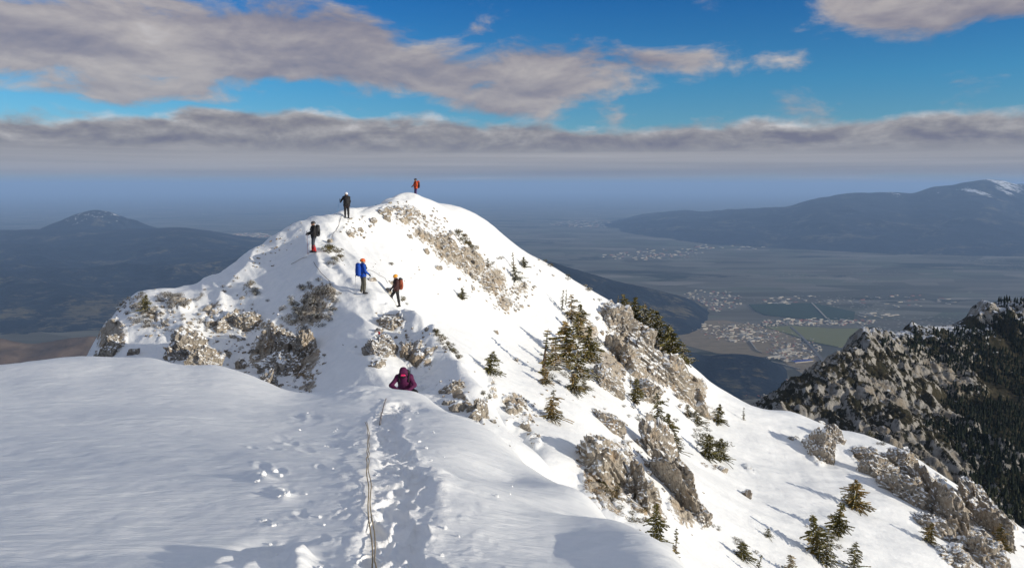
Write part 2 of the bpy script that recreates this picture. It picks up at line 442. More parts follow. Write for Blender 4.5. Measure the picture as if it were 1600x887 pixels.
# ------------------------------------------------------------------ the summit ridge
RID = [
 # left skyline and what lies past it
 (545,338,51),(500,343,50),(460,348,49),(430,365,47.5),(400,385,46.5),(340,420,45),(300,437,44),(250,450,43),(215,458,42),(185,490,40.5),(165,515,39.5),(150,540,39),(143,552,38.5),(136,575,38),
 (100,620,38),(0,720,38),(-200,900,38),(545,420,60),(460,430,58),(400,470,56),(300,540,54),(215,570,52),(150,680,50),(0,850,50),(-200,1000,60),
 (600,312,60),(575,322,55),(560,331,53),(620,304,63.5),(600,380,76),
 # summit and the right skyline
 (645,302,65),(645,350,74),(680,317,68),(720,327,71),(750,338,74),(790,368,77),(830,398,80),(860,415,82),(900,440,84),(950,468,87),(1000,505,89),(1040,535,90),(1080,572,91),(1110,600,92),(1150,622,93),(1185,640,94),(1215,641,95),(1245,646,95),(1290,665,93),(1340,678,92),(1400,700,90),(1470,740,88),(1540,785,86),(1600,825,85),(1750,930,83),
 (750,420,92),(860,500,98),(950,560,104),(1040,620,106),(1150,700,108),(1245,720,110),(1400,790,108),(1600,910,104),
 (645,600,135),(860,700,150),(1150,850,160),(1600,1050,160),(300,700,110),(0,900,110),
 # crest with the climbers
 (618,481,36.6),(605,474,36.9),(590,463,37.2),(572,460,37.4),(550,448,38.5),(530,425,40.5),(505,405,42.2),(490,395,43),(505,375,45.5),(530,350,49),
 # left face
 (200,540,36),(250,540,35.5),(300,500,38),(300,560,33),(350,470,40),(400,430,42),(400,500,37.5),(400,570,33),(350,585,31),(450,400,44.5),(450,450,39.5),(450,520,35.5),(450,600,30),(420,620,28),(480,430,41),(180,570,34),
 (500,440,39.6),(480,470,38),(470,500,36.6),(500,520,34.5),(490,560,32),(520,480,37),
 # bowl under the crest
 (560,480,36.2),(545,510,34),(540,550,31.5),(500,600,28.5),(560,600,27),(585,565,29),(580,520,33),
 # rocky nose
 (610,500,35),(598,530,33),(590,548,31.2),(640,545,32),(650,585,29.3),(690,600,27),(695,570,29.2),(660,525,33.4),(640,620,24.5),(700,630,24.5),(655,640,23),
 # its right-hand edge
 (640,487,36.2),(665,508,34),(692,538,31.2),(722,572,28.7),(745,608,26.6),(768,642,25.2),(800,680,23.6),(850,725,21.6),(652,496,35.2),(678,523,32.6),(707,555,29.9),(733,590,27.6),(757,625,25.8),
 # the gully behind that edge
 (665,560,37),(690,615,34.5),(722,660,32.5),(750,700,31),(800,745,28),(850,790,26),(665,570,38.8),(710,590,38.8),(745,630,37.5),(790,665,36.5),(850,720,32),
 # broad right-hand slope
 (670,500,44.5),(700,525,43.5),(740,560,42),(790,600,41),(840,640,40),(905,690,37),(905,760,31),(935,780,30),(1000,835,28),(1070,885,26),
 (700,480,48),(700,430,53),(700,380,59),(655,340,61.5),(620,420,48),(600,440,42),(580,400,47),(560,370,50),(700,345,66),
 (800,450,66),(800,520,55),(800,575,45.5),(850,500,64),(860,560,55),(880,610,45.5),(950,530,75),(950,600,58),(950,650,48),(950,720,38),(1000,600,68),(1000,680,50),(1000,760,36),
 (1050,640,67),(1050,720,48),(1050,820,34),(1100,650,76),(1100,720,58),(1100,800,43),(1100,870,35),(1200,700,74),(1200,800,52),(1200,880,41),(1300,720,76),(1300,800,58),(1300,880,46),
 (1400,760,72),(1400,850,55),(1500,800,74),(1500,880,57),(1600,880,68),(1600,980,52),(1300,1000,34),(1600,1150,38),(1100,1000,25),(1900,1100,60),
 # foot of the near side
 (600,680,20),(500,690,21),(400,680,22),(300,670,24),(200,650,27),(700,720,19),(850,860,19),(1000,1050,19),(1300,1250,22),(0,800,27),
]
ridge = Relief(RID, -0.95, 0.95, 18.5, 165.0, 940, 640, B=0.62, reg=2e-5)
X, Y, Z = ridge.X, ridge.Y, ridge.Z
# rolling wind-shaped relief
Z += 0.30 * fbm(X / 6.0, Y / 6.0, 3, 3) * sstep(20, 30, Y)
Z += 0.05 * fbm(X / 0.9, Y / 0.9, 4, 9)
# the knife edges: wind builds the crest to a sharp line
def edge_line(pix, h, wd):
    global Z
    ridge.sync(); D_, _p = beat_path(ridge, pix, 0, 0, 0); Z += h * np.exp(-D_ / wd)
edge_line([(492,396),(512,412),(530,425),(552,447),(574,459),(600,469),(620,480),(652,496),(680,525),(707,555),(735,592),(757,625),(790,668)], 0.42, 1.1)
edge_line([(492,398),(500,418),(497,434),(470,450),(452,472),(430,500)], 0.35, 0.9)
edge_line([(400,388),(385,420),(350,455),(320,490),(290,520)], 0.30, 1.0)
# flutes running down the left face
ux = X * 0.62 + Y * 0.35
left = sstep(-3.5, -8.0, X + (Y - 37) * 0.28) * sstep(22, 30, Y)
Z += left * 0.42 * (ridged(ux / 1.7, (Y * 0.6 - X * 0.35) / 9.0, 4, 21) - 0.5)
# wind ridges crossing the broad slope
rightm = sstep(-2, 6, X - (Y - 60) * -0.05)
Z += rightm * 0.16 * fbm(X / 7.0 + Y / 16.0, (Y - X * 0.4) / 3.2, 3, 33)
# the curled lip of snow at the low point of the right skyline
# rocky ground: patches of crag and of frozen scree
but = ridged(ux / 5.0, (Y * 0.6 - X * 0.35) / 13.0, 4, 23)
Z += left * 0.9 * (but - 0.62)
rock = np.zeros_like(Z)
PATCH = [  # px, py, rx, ry, rotation, strength
 (605,326,16,9,0,.55),(640,330,26,10,15,.5),(575,345,14,7,0,.5),(665,370,26,10,35,.75),(700,385,34,17,42,.8),(735,410,32,20,45,.85),(770,440,24,22,55,.8),(790,470,18,16,60,.6),(655,345,18,8,30,.4),
 (615,340,20,6,0,.45),(550,372,14,7,30,.5),
 (815,450,14,14,50,.5),(965,490,30,28,50,1),(990,530,36,36,50,1.05),(1040,575,40,34,45,1.05),(1080,610,26,30,60,1.0),(960,570,30,40,60,.85),(1020,560,30,30,50,.9),(920,520,22,14,50,.7),
 (895,500,26,12,45,.45),(960,735,46,48,60,1.1),(1035,700,22,60,-25,1.1),(1070,790,28,34,-30,.95),(1010,780,30,28,40,.9),(960,790,34,20,45,.7),
 (1285,695,26,30,10,.9),(1350,712,26,16,30,.95),(1400,735,40,24,40,1.0),(1450,765,40,34,45,1.05),(1500,800,44,36,50,1.0),(1530,860,44,34,50,1.0),(1570,830,22,30,40,.7),(1110,650,18,16,40,.5),
 (285,540,24,26,-20,.8),(175,525,26,30,30,.85),(230,480,40,18,20,.65),(275,470,30,16,10,.6),(330,490,36,22,-20,.55),(385,495,26,20,-20,.8),(430,550,40,40,-45,.95),(470,560,34,36,-40,.9),(500,480,44,38,-20,.55),(420,600,26,20,-30,.7),(480,590,20,24,-10,.65),
 (395,455,22,12,20,.5),(350,540,26,14,-45,.5),(300,520,40,12,-40,.45),(240,530,40,14,10,.35),(420,500,14,40,-45,.4),(380,420,30,8,-25,.35),(440,390,20,7,-30,.35),
 (612,497,22,18,0,.85),(595,540,18,22,10,.8),(640,550,30,22,20,.6),(660,565,22,18,20,.6),(715,615,26,10,40,.8),(740,645,26,10,45,.7),(655,600,20,16,0,.4),(690,605,12,24,20,.5),
 (800,640,22,24,50,.7),(820,655,14,20,50,.6),(770,625,10,20,-30,.4),(835,690,20,14,50,.5),
 (1170,735,10,20,-30,.4),(1240,690,8,8,0,.3),
]
for (px, py, rx, ry, ro, st) in PATCH:
    d = ridge.patch(px, py, rx, ry, ro)
    rock = np.maximum(rock, st * (1 - sstep(0.35, 1.35, d)))
brk = fbm(X / 1.6, Y / 2.2, 5, 51)
rockm = np.clip(rock * (1.1 + 1.0 * brk), 0, 1.3)
f1, f2, cid = worley(X / 0.9 + 0.35 * fbm(X, Y, 3, 5), Y / 1.3 + 0.35 * fbm(X + 9, Y, 3, 6), 61)
g1, g2, gid = worley(X / 0.34, Y / 0.5, 63)
cw = sstep(0.28, 0.62, rockm)
crag = 0.15 + cid * 0.55 - 0.55 * np.exp(-((f2 - f1) / 0.10) ** 2) + gid * 0.16 - 0.12 * np.exp(-((g2 - g1) / 0.12) ** 2) + 0.25 * ridged(X / 1.1, Y / 1.1, 4, 71)
Z += cw * (crag - 0.25) * 0.42 * np.clip(Y / 45.0, 0.45, 1.3)
# beaten path of the climbers along the crest
D, _ = beat_path(ridge, [(632,480),(605,470),(575,457),(545,440),(515,412),(490,396),(510,372),(538,345),(570,328),(610,308),(640,303)], 0.4, 0.1, 1)
pm = np.exp(-(D / 0.35) ** 2)
pw1, pw2, pid = worley(X / 0.38, Y / 0.38, 77)
Z -= pm * (0.07 + 0.12 * pid)
D2, _ = beat_path(ridge, [(632,482),(628,505),(650,530),(672,552),(668,590),(650,610),(640,630)], 0.4, 0.1, 1)
pm2 = np.exp(-(D2 / 0.45) ** 2)
Z -= pm2 * (0.06 + 0.22 * pid - 0.1)
ridge.sync()
rock_attr = np.clip(rock * (0.95 + 0.75 * brk), 0, 1.2) * (1 - 0.7 * pm) + 0.5 * cw * (np.exp(-((f2 - f1) / 0.1) ** 2)) * 0.4
# a light pepper of grit and grass tips over the windy side
rock_attr += (left * 0.34) * sstep(0.1, 0.5, fbm(X / 2.5, Y / 2.5, 4, 91))
tag(grid_object('summit_ridge', X, Y, Z, M_RIDGE, {'rock': rock_attr}), 'snow covered rocky summit ridge where the climbers stand', kind='structure')

# ------------------------------------------------------------------ the snow crest in front of the camera
FOR = [
 (0,572,19),(75,562,19.2),(140,558,19.6),(200,562,19.6),(240,562,20),(270,572,20),(300,577,19.6),(330,571,19.6),(360,578,19.2),(390,588,19),(420,600,18.6),(450,613,18.2),(475,619,18),(520,613,18),(590,606,18.2),(610,612,18),(622,622,17.9),(650,624,17.6),(672,628,17.0),(700,645,15.6),(760,682,13.5),(800,716,11.6),(860,752,9.4),(930,790,7.6),(1000,842,5.8),(1070,887,4.7),(1150,960,3.6),(1300,1120,2.4),
 (-150,590,18.5),(-400,640,18),(-700,720,17),
 (600,887,3.4),(400,887,3.5),(200,887,3.6),(0,887,3.7),(800,887,3.5),(950,887,3.8),(-300,900,3.8),
 (600,980,2.3),(200,990,2.4),(900,980,2.5),(1000,990,2.7),(-300,1000,2.5),
 (600,750,5.9),(300,750,6.2),(0,750,6.4),(750,760,6.0),(-300,770,6.3),
 (600,690,9.2),(600,650,13.2),(640,645,14.2),(300,650,12),(300,600,16.6),(0,650,12),(0,600,16.6),(150,590,17),(450,640,14.5),(-300,660,12),
 (900,850,4.5),(900,806,6.3),(820,804,5.3),(800,752,8.3),(700,700,8.8),(720,665,12),
 # behind the crest
 (0,590,21),(200,580,21.5),(390,606,20.6),(520,632,19.6),(590,628,19.8),(640,640,19.5),(640,662,22.3),(590,660,22.3),(700,676,17.2),(760,716,15.0),(860,795,10.8),(930,842,8.8),(1000,890,6.8),(1070,950,5.5),(1150,1040,4.3),
 (0,680,25),(200,680,25),(390,700,24),(520,700,23),(640,780,26.5),(590,780,26.5),(760,850,19),(860,950,15),(1000,1150,10),(-400,750,25),(1150,1300,6.5),(-400,660,20.5),(1300,1400,4),
 (0,1000,30),(400,1000,29),(640,1050,28),(-400,1000,30),
]
fore = Relief(FOR, -1.25, 0.90, 1.1, 29.0, 900, 580, B=0.55, reg=2e-5)
X, Y, Z = fore.X, fore.Y, fore.Z
wgt = sstep(1.5, 4, Y)
c_, s_ = math.cos(R(24)), math.sin(R(24))
U = X * c_ - Y * s_; V = X * s_ + Y * c_
Z += wgt * 0.13 * fbm(U / 6.5, V / 2.6, 2, 101) + wgt * 0.035 * fbm(U / 2.4, V / 0.8, 3, 102)
Z += wgt * 0.022 * ridged(U / 2.2, V / 0.55, 4, 105) * sstep(-0.2, 0.4, fbm(X / 3.0, Y / 3.0, 2, 107))
Z += 0.008 * fbm(X / 0.25, Y / 0.25, 3, 109)
# trodden trench
Dt, trench_pts = beat_path(fore, [(640,1080),(620,960),(612,887),(612,840),(625,780),(622,720),(612,690),(600,668),(612,650),(625,635)], 0, 0, 0)
wob = 0.10 * fbm(X / 0.5, Y / 0.5, 3, 111)
halfw = 0.23 + wob + 0.16 * np.exp(-((Y - 5.6) / 0.8) ** 2) * 0.7
inside = 1 - sstep(0.55, 1.0, Dt / halfw)
h1, h2, hid = worley(X / 0.20 + 0.2 * fbm(X * 4, Y * 4, 2, 3), Y / 0.27, 121)
k1, k2, kid = worley(X / 0.07, Y / 0.09, 127)
rim = np.exp(-((Dt / halfw - 1.12) / 0.22) ** 2)
Z -= inside * (0.012 + 0.030 * hid - 0.012 * np.exp(-((h2 - h1) / 0.15) ** 2) + 0.012 * kid)
Z += rim * (0.004 + 0.020 * np.clip(fbm(X / 0.16, Y / 0.16, 4, 131), 0, 1))
bt = random.Random(77); dig = np.zeros_like(Z); lip = np.zeros_like(Z)
for lane, (l0, l1) in enumerate(((0.00, 0.14), (-0.10, 0.08))):
    run = bt.random() * 0.2
    for a_, b_ in zip(trench_pts[1:-1], trench_pts[2:]):
        d_ = Vector((b_.x - a_.x, b_.y - a_.y)); L_ = d_.length; d_.normalize()
        while run < L_:
            off = bt.choice((l0, l1)) + bt.uniform(-.04, .04); an = bt.uniform(-.35, .35)
            cx = a_.x + d_.x * run + d_.y * off; cy = a_.y + d_.y * run - d_.x * off
            fx = d_.x * math.cos(an) - d_.y * math.sin(an); fy = d_.x * math.sin(an) + d_.y * math.cos(an)
            jr = slice(*np.searchsorted(Y[0], [cy - .4, cy + .4]))
            u_ = (X[:, jr] - cx) * fx + (Y[:, jr] - cy) * fy; v_ = (X[:, jr] - cx) * fy - (Y[:, jr] - cy) * fx
            w_ = 0.055 * (1 - 0.18 * np.sin(u_ * 14))
            dd_ = np.sqrt(np.maximum((u_ / 0.16) ** 2 + (v_ / w_) ** 2 + 0.25 * fbm(X[:, jr] * 16, Y[:, jr] * 16, 2, 5), 0))
            dp = bt.uniform(.018, .036)
            dig[:, jr] = np.maximum(dig[:, jr], dp * (1 - sstep(0.75, 1.25, dd_))); lip[:, jr] = np.maximum(lip[:, jr], 0.014 * np.exp(-((dd_ - 1.35) / 0.25) ** 2) * (0.6 + fbm(X[:, jr] / .08, Y[:, jr] / .08, 2, 9)))
            run += bt.uniform(.26, .42)
        run -= L_
Z += lip * (dig < 0.01) - dig
scat = np.exp(-(Dt / 0.75) ** 2) * (1 - inside)
Z += scat * 0.020 * np.clip(fbm(X / 0.11, Y / 0.13, 3, 137) - 0.15, 0, 1)
# clod-strewn patches where snow was kicked off to both sides
def heap(px, py, rx, ry, h, rot=0, seed=0, power=2):
    global Z
    d = fore.patch(px, py, rx, ry, rot)
    n = 0.65 + 0.7 * fbm(X / 0.18, Y / 0.18, 3, 141 + seed)
    Z += h * np.exp(-d ** power) * n
heap(680,745,34,14,0.07,20,1); heap(560,690,18,14,0.05,0,2); heap(640,640,22,12,-0.06,0,3); heap(555,610,60,9,0.06,0,9); heap(408,755,20,7,0.05,10,4)
heap(400,850,60,10,-0.10,-15,5); heap(470,870,20,16,0.14,-50,6); heap(350,880,60,14,0.09,0,7); heap(440,776,14,7,0.04,10,8)
# old foot pits crossing the slope on the left
for (px, py, r) in [(465,655,10),(492,657,10),(440,680,9),(455,685,9),(430,700,8),(478,700,12),(410,735,10),(445,772,11),(437,742,9),(470,800,9),(520,690,7),(505,830,8),(415,812,6),(500,735,6),(395,700,6),(535,800,6)]:
    d = fore.patch(px, py, r, r * 0.45, 8)
    Z += -0.015 * np.exp(-d ** 2) + 0.010 * np.exp(-((d - 1.5) / 0.4) ** 2) * (fbm(X / 0.12, Y / 0.12, 2, px) + 0.3)
fore.sync()
tr_attr = np.clip(inside + rim * 0.6 + scat * 0.3, 0, 1)
tag(grid_object('snow_crest', X, Y, Z, M_FORE, {'trench': tr_attr}), 'smooth wind packed snow crest with a trodden trench', kind='structure')

# ------------------------------------------------------------------ the basin far below, the hills and the range
PLAIN = -1500.0
def haze_free_far(g):
    P = g.coord('Object'); x, y, z = g.sep(P)
    # patchwork of fields
    q = g.mapping(P, (1 / 900.0, 1 / 420.0, 0.0), (0, 0, R(28)))
    vc = g.voro(q, 1.0, 'F1', 'Color', 0.9); vr, vg_, vb = g.sep(vc)
    field = g.ramp(vr, [(0.0, (0.08, 0.08, 0.06)), (0.3, (0.15, 0.135, 0.105)), (0.55, (0.22, 0.20, 0.165)), (0.8, (0.11, 0.13, 0.085)), (1.0, (0.30, 0.27, 0.23))])
    strip = g.noise(g.mapping(P, (1 / 3200.0, 1 / 160.0, 0), (0, 0, R(12))), 1.0, 5, 0.65)
    field = g.mix(strip.ss(0.46, 0.62) * 0.6, field, (0.085, 0.085, 0.06))
    big = g.noise(g.mapping(P, (1 / 9000.0, 1 / 4200.0, 0)), 1.0, 6, 0.62, 0.4)
    wood = g.noise(g.mapping(P, (1 / 2600.0, 1 / 1100.0, 0)), 1.0, 7, 0.66, 0.6)
    field = g.mix((wood + (big - 0.5) * 0.6).ss(0.56, 0.61), field, (0.020, 0.024, 0.014))
    fine = g.noise(g.mapping(P, (1 / 700.0, 1 / 130.0, 0), (0, 0, R(-9))), 1.0, 8, 0.74)
    field = g.mix((fine - 0.35).ss(0.0, 0.35) * 0.5, g.mix(0.35, field, (0.04, 0.045, 0.04)), field)
    # settlements and roads glint in it
    tw = g.noise(P, 1 / 3000.0, 3, 0.5).ss(0.55, 0.66) * g.voro(g.mapping(P, (1 / 60.0, 1 / 90.0, 0)), 1.0, 'F1', 'Distance').ss(0.26, 0.14)
    field = g.mix(tw * 0.8, field, (0.48, 0.44, 0.40))
    return field
M_PLAIN = material('farmland', haze_free_far, 0.95, 0.1)
def mat_hill(g):
    P = g.coord('Object')
    n = g.noise(P, 1 / 420.0, 8, 0.68, 0.5); m = g.noise(P, 1 / 1500.0, 5, 0.6, 0.4)
    c = g.ramp(n, [(0.30, (0.004, 0.009, 0.020)), (0.55, (0.011, 0.020, 0.036)), (0.75, (0.040, 0.048, 0.052))])  # blue of distance haze put into the forest colour
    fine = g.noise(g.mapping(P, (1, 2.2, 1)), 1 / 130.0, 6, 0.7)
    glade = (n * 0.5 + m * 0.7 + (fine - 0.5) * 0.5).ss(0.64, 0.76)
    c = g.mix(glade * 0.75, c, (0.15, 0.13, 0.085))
    sn = g.attr('snow')
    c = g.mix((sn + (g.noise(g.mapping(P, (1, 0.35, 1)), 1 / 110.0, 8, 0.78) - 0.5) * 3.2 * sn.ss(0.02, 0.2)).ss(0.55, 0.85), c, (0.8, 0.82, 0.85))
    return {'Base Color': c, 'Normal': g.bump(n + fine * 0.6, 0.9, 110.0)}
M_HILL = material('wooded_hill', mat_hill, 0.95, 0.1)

xs = np.concatenate([-np.geomspace(150000, 600, 60), np.linspace(-500, 500, 5), np.geomspace(600, 150000, 60)])
ys = np.concatenate([-np.geomspace(60000, 500, 20), np.linspace(0, 3000, 8)[1:], np.geomspace(3300, 150000, 90)])
gx, gy = np.meshgrid(xs, ys, indexing='ij')
tag(grid_object('valley_plain', gx, gy, np.full(gx.shape, PLAIN) + 6 * fbm(gx / 4000, gy / 4000, 3, 5), M_PLAIN), 'flat farmland basin fading into blue haze', kind='structure')

def polar(amin, amax, na, ymin, ymax, ny):
    a = np.linspace(amin, amax, na); y = np.exp(np.linspace(math.log(ymin), math.log(ymax), ny))
    A, Yv = np.meshgrid(a, y, indexing='ij'); return A, Yv, A * Yv
def elev(px, py):                                  # elevation of a photo row, degrees of slope z/y
    return float(ae(px, py)[1])
def skyline(points, A):
    p = np.array([(ae(x, y)[0], ae(x, y)[1]) for x, y in points])
    return (np.interp(A - 0.012, p[:, 0], p[:, 1]) + np.interp(A + 0.012, p[:, 0], p[:, 1]) + 2 * np.interp(A, p[:, 0], p[:, 1]) + np.interp(A - 0.006, p[:, 0], p[:, 1]) + np.interp(A + 0.006, p[:, 0], p[:, 1])) / 6

# left: rolling wooded hills with a domed mountain standing over them
A, Yv, Xv = polar(-0.98, 0.06, 420, 6200, 24000, 300)
roll = ridged(Xv / 3800, Yv / 3300, 6, 201, 0.52)
base = PLAIN - 40 + 560 * (roll - 0.35) * sstep(6500, 9500, Yv) * sstep(23500, 18500, Yv)
sk = skyline([(-400,352),(-100,360),(0,361),(75,358),(150,360),(230,358),(280,356),(330,363),(380,374),(430,382),(480,398),(560,405),(900,420)], A)
rim_z = sk * 17500
mass = np.exp(-((Yv - 17500) / 3600) ** 2)
lim = sstep(9500, 16500, Yv)
base = base * (1 - lim * mass) + (rim_z + 160 * (roll - 0.55)) * lim * mass + (1 - mass) * lim * (PLAIN - 60)*0 
base = np.where(Yv > 17500, base * mass + (1 - mass) * (PLAIN - 80), base)
# individual rolling ridges on the near side keep the plain from showing
near_r = skyline([(-400,520),(0,526),(60,512),(130,500),(200,480),(280,470),(360,450),(430,440),(600,430),(900,430)], A) * 11500
base = np.maximum(base, near_r + 330 * (roll - 0.72) - ((Yv - 11500) / 230.0) ** 2 * 0.9)
dome_x, dome_y = float(ae(150, 340)[0]) * 19500, 19500
dd = np.hypot((Xv - dome_x) / 1.0, (Yv - dome_y) / 1.3)
dome_h = elev(150, 328) * 19500
prof = 1 - sstep(0, 2100, dd) ** 0.85
dome = (elev(150, 372) * 19500) + (dome_h - elev(150, 372) * 19500) * prof + 90 * (ridged(Xv / 500, Yv / 500, 5, 221) - 0.6) * sstep(100, 900, dd)
base = np.where(dd < 2300, np.maximum(base, dome), base)
base = np.where(A > -0.33, base - (A + 0.33) * 9000, base)
sn = np.where(dd < 2300, sstep(-1150, -760, base) * 0.42, 0)
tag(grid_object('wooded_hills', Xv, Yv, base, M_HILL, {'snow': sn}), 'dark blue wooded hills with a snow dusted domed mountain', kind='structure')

# a lower foothill closer in, lit brown on its near side (bottom left)
A, Yv, Xv = polar(-0.98, -0.40, 160, 3600, 6500, 90)
fh = skyline([(-400,535),(0,530),(40,538),(80,534),(120,530),(160,528),(300,560)], A) * 5200
z = fh + 90 * (ridged(Xv / 700, Yv / 700, 6, 231) - 0.6) - np.abs(Yv - 5200) * np.where(Yv < 5200, 0.22, 0.6)
def mat_brown(g):
    P = g.coord('Object'); n = g.noise(P, 1 / 150.0, 8, 0.7)
    tr = g.voro(P, 1 / 22.0, 'F1', 'Distance').ss(0.30, 0.12) * g.noise(P, 1 / 400.0, 4, 0.6).ss(0.42, 0.6)
    c = g.ramp(n, [(0.3, (0.075, 0.055, 0.042)), (0.6, (0.16, 0.115, 0.085)), (0.8, (0.22, 0.17, 0.12))])
    return {'Base Color': g.mix(tr * 0.8, c, (0.02, 0.025, 0.015)), 'Normal': g.bump(n, 0.6, 14.0)}
M_BROWN = material('leafless_wood', mat_brown, 0.95, 0.1)
tag(grid_object('foothill', Xv, Yv, z, M_BROWN), 'brown leafless foothill below the left end of the ridge', kind='structure')

# right: the long dark range with snow on its highest top
A, Yv, Xv = polar(0.10, 1.15, 420, 13500, 40000, 220)
YC = 25000 + 6500 * sstep(0.42, 0.12, A)
sk = skyline([(930,346),(950,347),(980,340),(1010,333),(1060,329),(1075,327),(1090,331),(1150,326),(1230,323),(1270,310),(1330,301),(1390,300),(1430,303),(1445,295),(1470,289),(1490,291),(1510,283),(1550,279),(1570,284),(1600,290),(1640,296),(1720,300),(2000,310),(2400,320)], A)
s2 = YC * sk
bs = skyline([(930,354),(1000,368),(1100,382),(1250,390),(1400,398),(1600,402),(2400,410)], A)
foot_y = PLAIN / bs
t = np.clip((Yv - foot_y) / np.maximum(YC - foot_y, 900), 0, 1)
spur = ridged(Xv / 2600 + Yv / 9000, Yv / 5200, 6, 241, 0.55)
z = PLAIN - 30 + (s2 - PLAIN + 30) * (t ** 0.9)
z += 420 * (spur - 0.55) * np.sin(np.pi * np.clip(t, 0, 1)) ** 0.8
z = np.where(Yv > YC, s2 - (Yv - YC) * 0.25, z)
z += 30 * fbm(Xv / 500, Yv / 500, 4, 251)
z -= sstep(0.13, 0.10, A) * 500
sn = sstep(-480, -210, z) * sstep(0.48, 0.53, A) * sstep(0.72, 0.66, A) * sstep(0.50, 0.80, fbm(Xv / 420, Yv / 1500, 5, 255) * 0.8 + 0.62)
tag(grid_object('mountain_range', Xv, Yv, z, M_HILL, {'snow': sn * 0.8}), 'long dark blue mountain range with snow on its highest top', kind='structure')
# its farther neighbour, just showing over the right end
A, Yv, Xv = polar(0.60, 1.2, 60, 34000, 42000, 20)
sk = skyline([(1560,300),(1580,285),(1600,288),(1650,286),(1800,292),(2400,310)], A)
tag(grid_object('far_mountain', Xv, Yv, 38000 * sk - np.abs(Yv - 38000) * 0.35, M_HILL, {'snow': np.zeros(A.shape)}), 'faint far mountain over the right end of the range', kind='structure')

# wooded foothills reaching into the basin
def wooded_spur(pts, Yc, Wy, amin, amax, seed, amp, label):
    A, Yv, Xv = polar(amin, amax, 180, Yc - Wy * 1.6, Yc + Wy * 1.6, 90)
    s = skyline(pts, A) * Yc
    z = PLAIN - 25 + (s - PLAIN + 25) * np.exp(-((Yv - Yc) / Wy) ** 2) + amp * (ridged(Xv / 900, Yv / 900, 5, seed) - 0.6) * np.exp(-((Yv - Yc) / Wy) ** 2)
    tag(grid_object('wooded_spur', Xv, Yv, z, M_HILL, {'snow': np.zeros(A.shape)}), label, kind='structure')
wooded_spur([(560,440),(700,420),(850,408),(900,424),(960,440),(1020,455),(1070,468),(1110,492),(1125,500),(1300,540)], 8600, 900, -0.30, 0.34, 261, 70, 'dark wooded spur behind the spruces on the right skyline')
wooded_spur([(900,520),(1000,525),(1060,545),(1100,560),(1150,556),(1190,562),(1215,575),(1230,590),(1260,620)], 5700, 420, 0.08, 0.42, 271, 40, 'low dark wooded hill in front of the town')

# fields, roads
def ground_px(px, py, lift=0.0):
    a, e = ae(px, py); Yg = (PLAIN + lift) / e; return Vector((a * Yg, Yg, PLAIN + lift))
def sheet(name, pix, mat, label, cat=None, lift=9.0):
    n = 6; v = []; 
    P = [ground_px(x, y) for x, y in pix]
    for i in range(len(P)):
        for k in range(n): v.append(P[i].lerp(P[(i + 1) % len(P)], k / n))
    v = [(p.x, p.y, PLAIN + lift) for p in v]
    b = [(p[0], p[1], PLAIN - 10) for p in v]; m = len(v)
    f = [tuple(range(m))] + [(i, (i + 1) % m, m + (i + 1) % m, m + i) for i in range(m)]
    o = mesh_obj(name, pymesh(name, v + b, f, mat)); tag(o, label, kind='structure'); return o
flat = lambda c, s=1 / 80.0, k=0.35: (lambda g: g.mix(g.noise(g.mapping(g.coord('Object'), (1, 3, 1)), s, 6, 0.65) * k, c, tuple(x * 0.35 for x in c)))
M_GREENF = material('winter_wheat', flat((0.20, 0.20, 0.085)), 0.95, 0.1)
M_TEAL = material('young_crop', flat((0.045, 0.075, 0.052), 1 / 200.0, 0.7), 0.95, 0.1)
M_ROAD = material('asphalt', flat((0.16, 0.155, 0.15)), 0.9, 0.2)
M_PALE = material('bare_yard', flat((0.34, 0.29, 0.22)), 0.95, 0.1)
M_STUBBLE = material('stubble', flat((0.36, 0.285, 0.185), 1 / 110.0, 1.2), 0.95, 0.1)
sheet('field', [(1195,512),(1238,510),(1300,514),(1378,514),(1370,532),(1340,541),(1310,543),(1270,535),(1238,524)], M_GREENF, 'yellow green field on the plain left of the rocky mountain')
sheet('field', [(1170,476),(1270,474),(1336,488),(1334,500),(1262,499),(1196,493),(1180,486)], M_TEAL, 'dull teal green field with a pale road crossing its corner')
sheet('field', [(1046,505),(1130,500),(1200,512),(1250,530),(1285,560),(1262,590),(1216,560),(1120,552),(1070,540)], M_STUBBLE, 'brown stubble ground round the town', lift=4.0)
def road(pix, wpx, mat, label, lift=12.0):
    P = [ground_px(x, y) for x, y in pix]; v = []; f = []
    for i, p in enumerate(P):
        a = P[max(i - 1, 0)]; b = P[min(i + 1, len(P) - 1)]; t = (b - a); n = Vector((-t.y, t.x, 0)).normalized() * wpx
        for q in (p - n, p + n): v += [(q.x, q.y, PLAIN + lift), (q.x, q.y, PLAIN - 5)]
    for i in range(len(P) - 1):
        k = i * 4; f += [(k, k + 2, k + 6, k + 4), (k, k + 4, k + 5, k + 1), (k + 2, k + 3, k + 7, k + 6)]
    o = mesh_obj('road', pymesh('road', v, f, mat)); tag(o, label, kind='structure')
M_LANE = material('pale_lane', flat((0.36, 0.33, 0.28)), 0.9, 0.1)
road([(1268,474),(1280,486),(1292,499)], 9, M_LANE, 'straight pale road running across the teal field', 14)
road([(1236,512),(1252,526),(1268,543),(1282,560),(1290,572),(1292,584)], 13, M_ROAD, 'grey main road leaving the town past the field')
road([(1250,584),(1264,586),(1278,580)], 8, M_LANE, 'pale lane winding out of the town')
road([(1205,566),(1222,570),(1250,578)], 6, M_LANE, 'pale lane beside the blue roofed hall')
road([(1170,531),(1182,548),(1190,552)], 6, M_LANE, 'pale street in the western part of town')

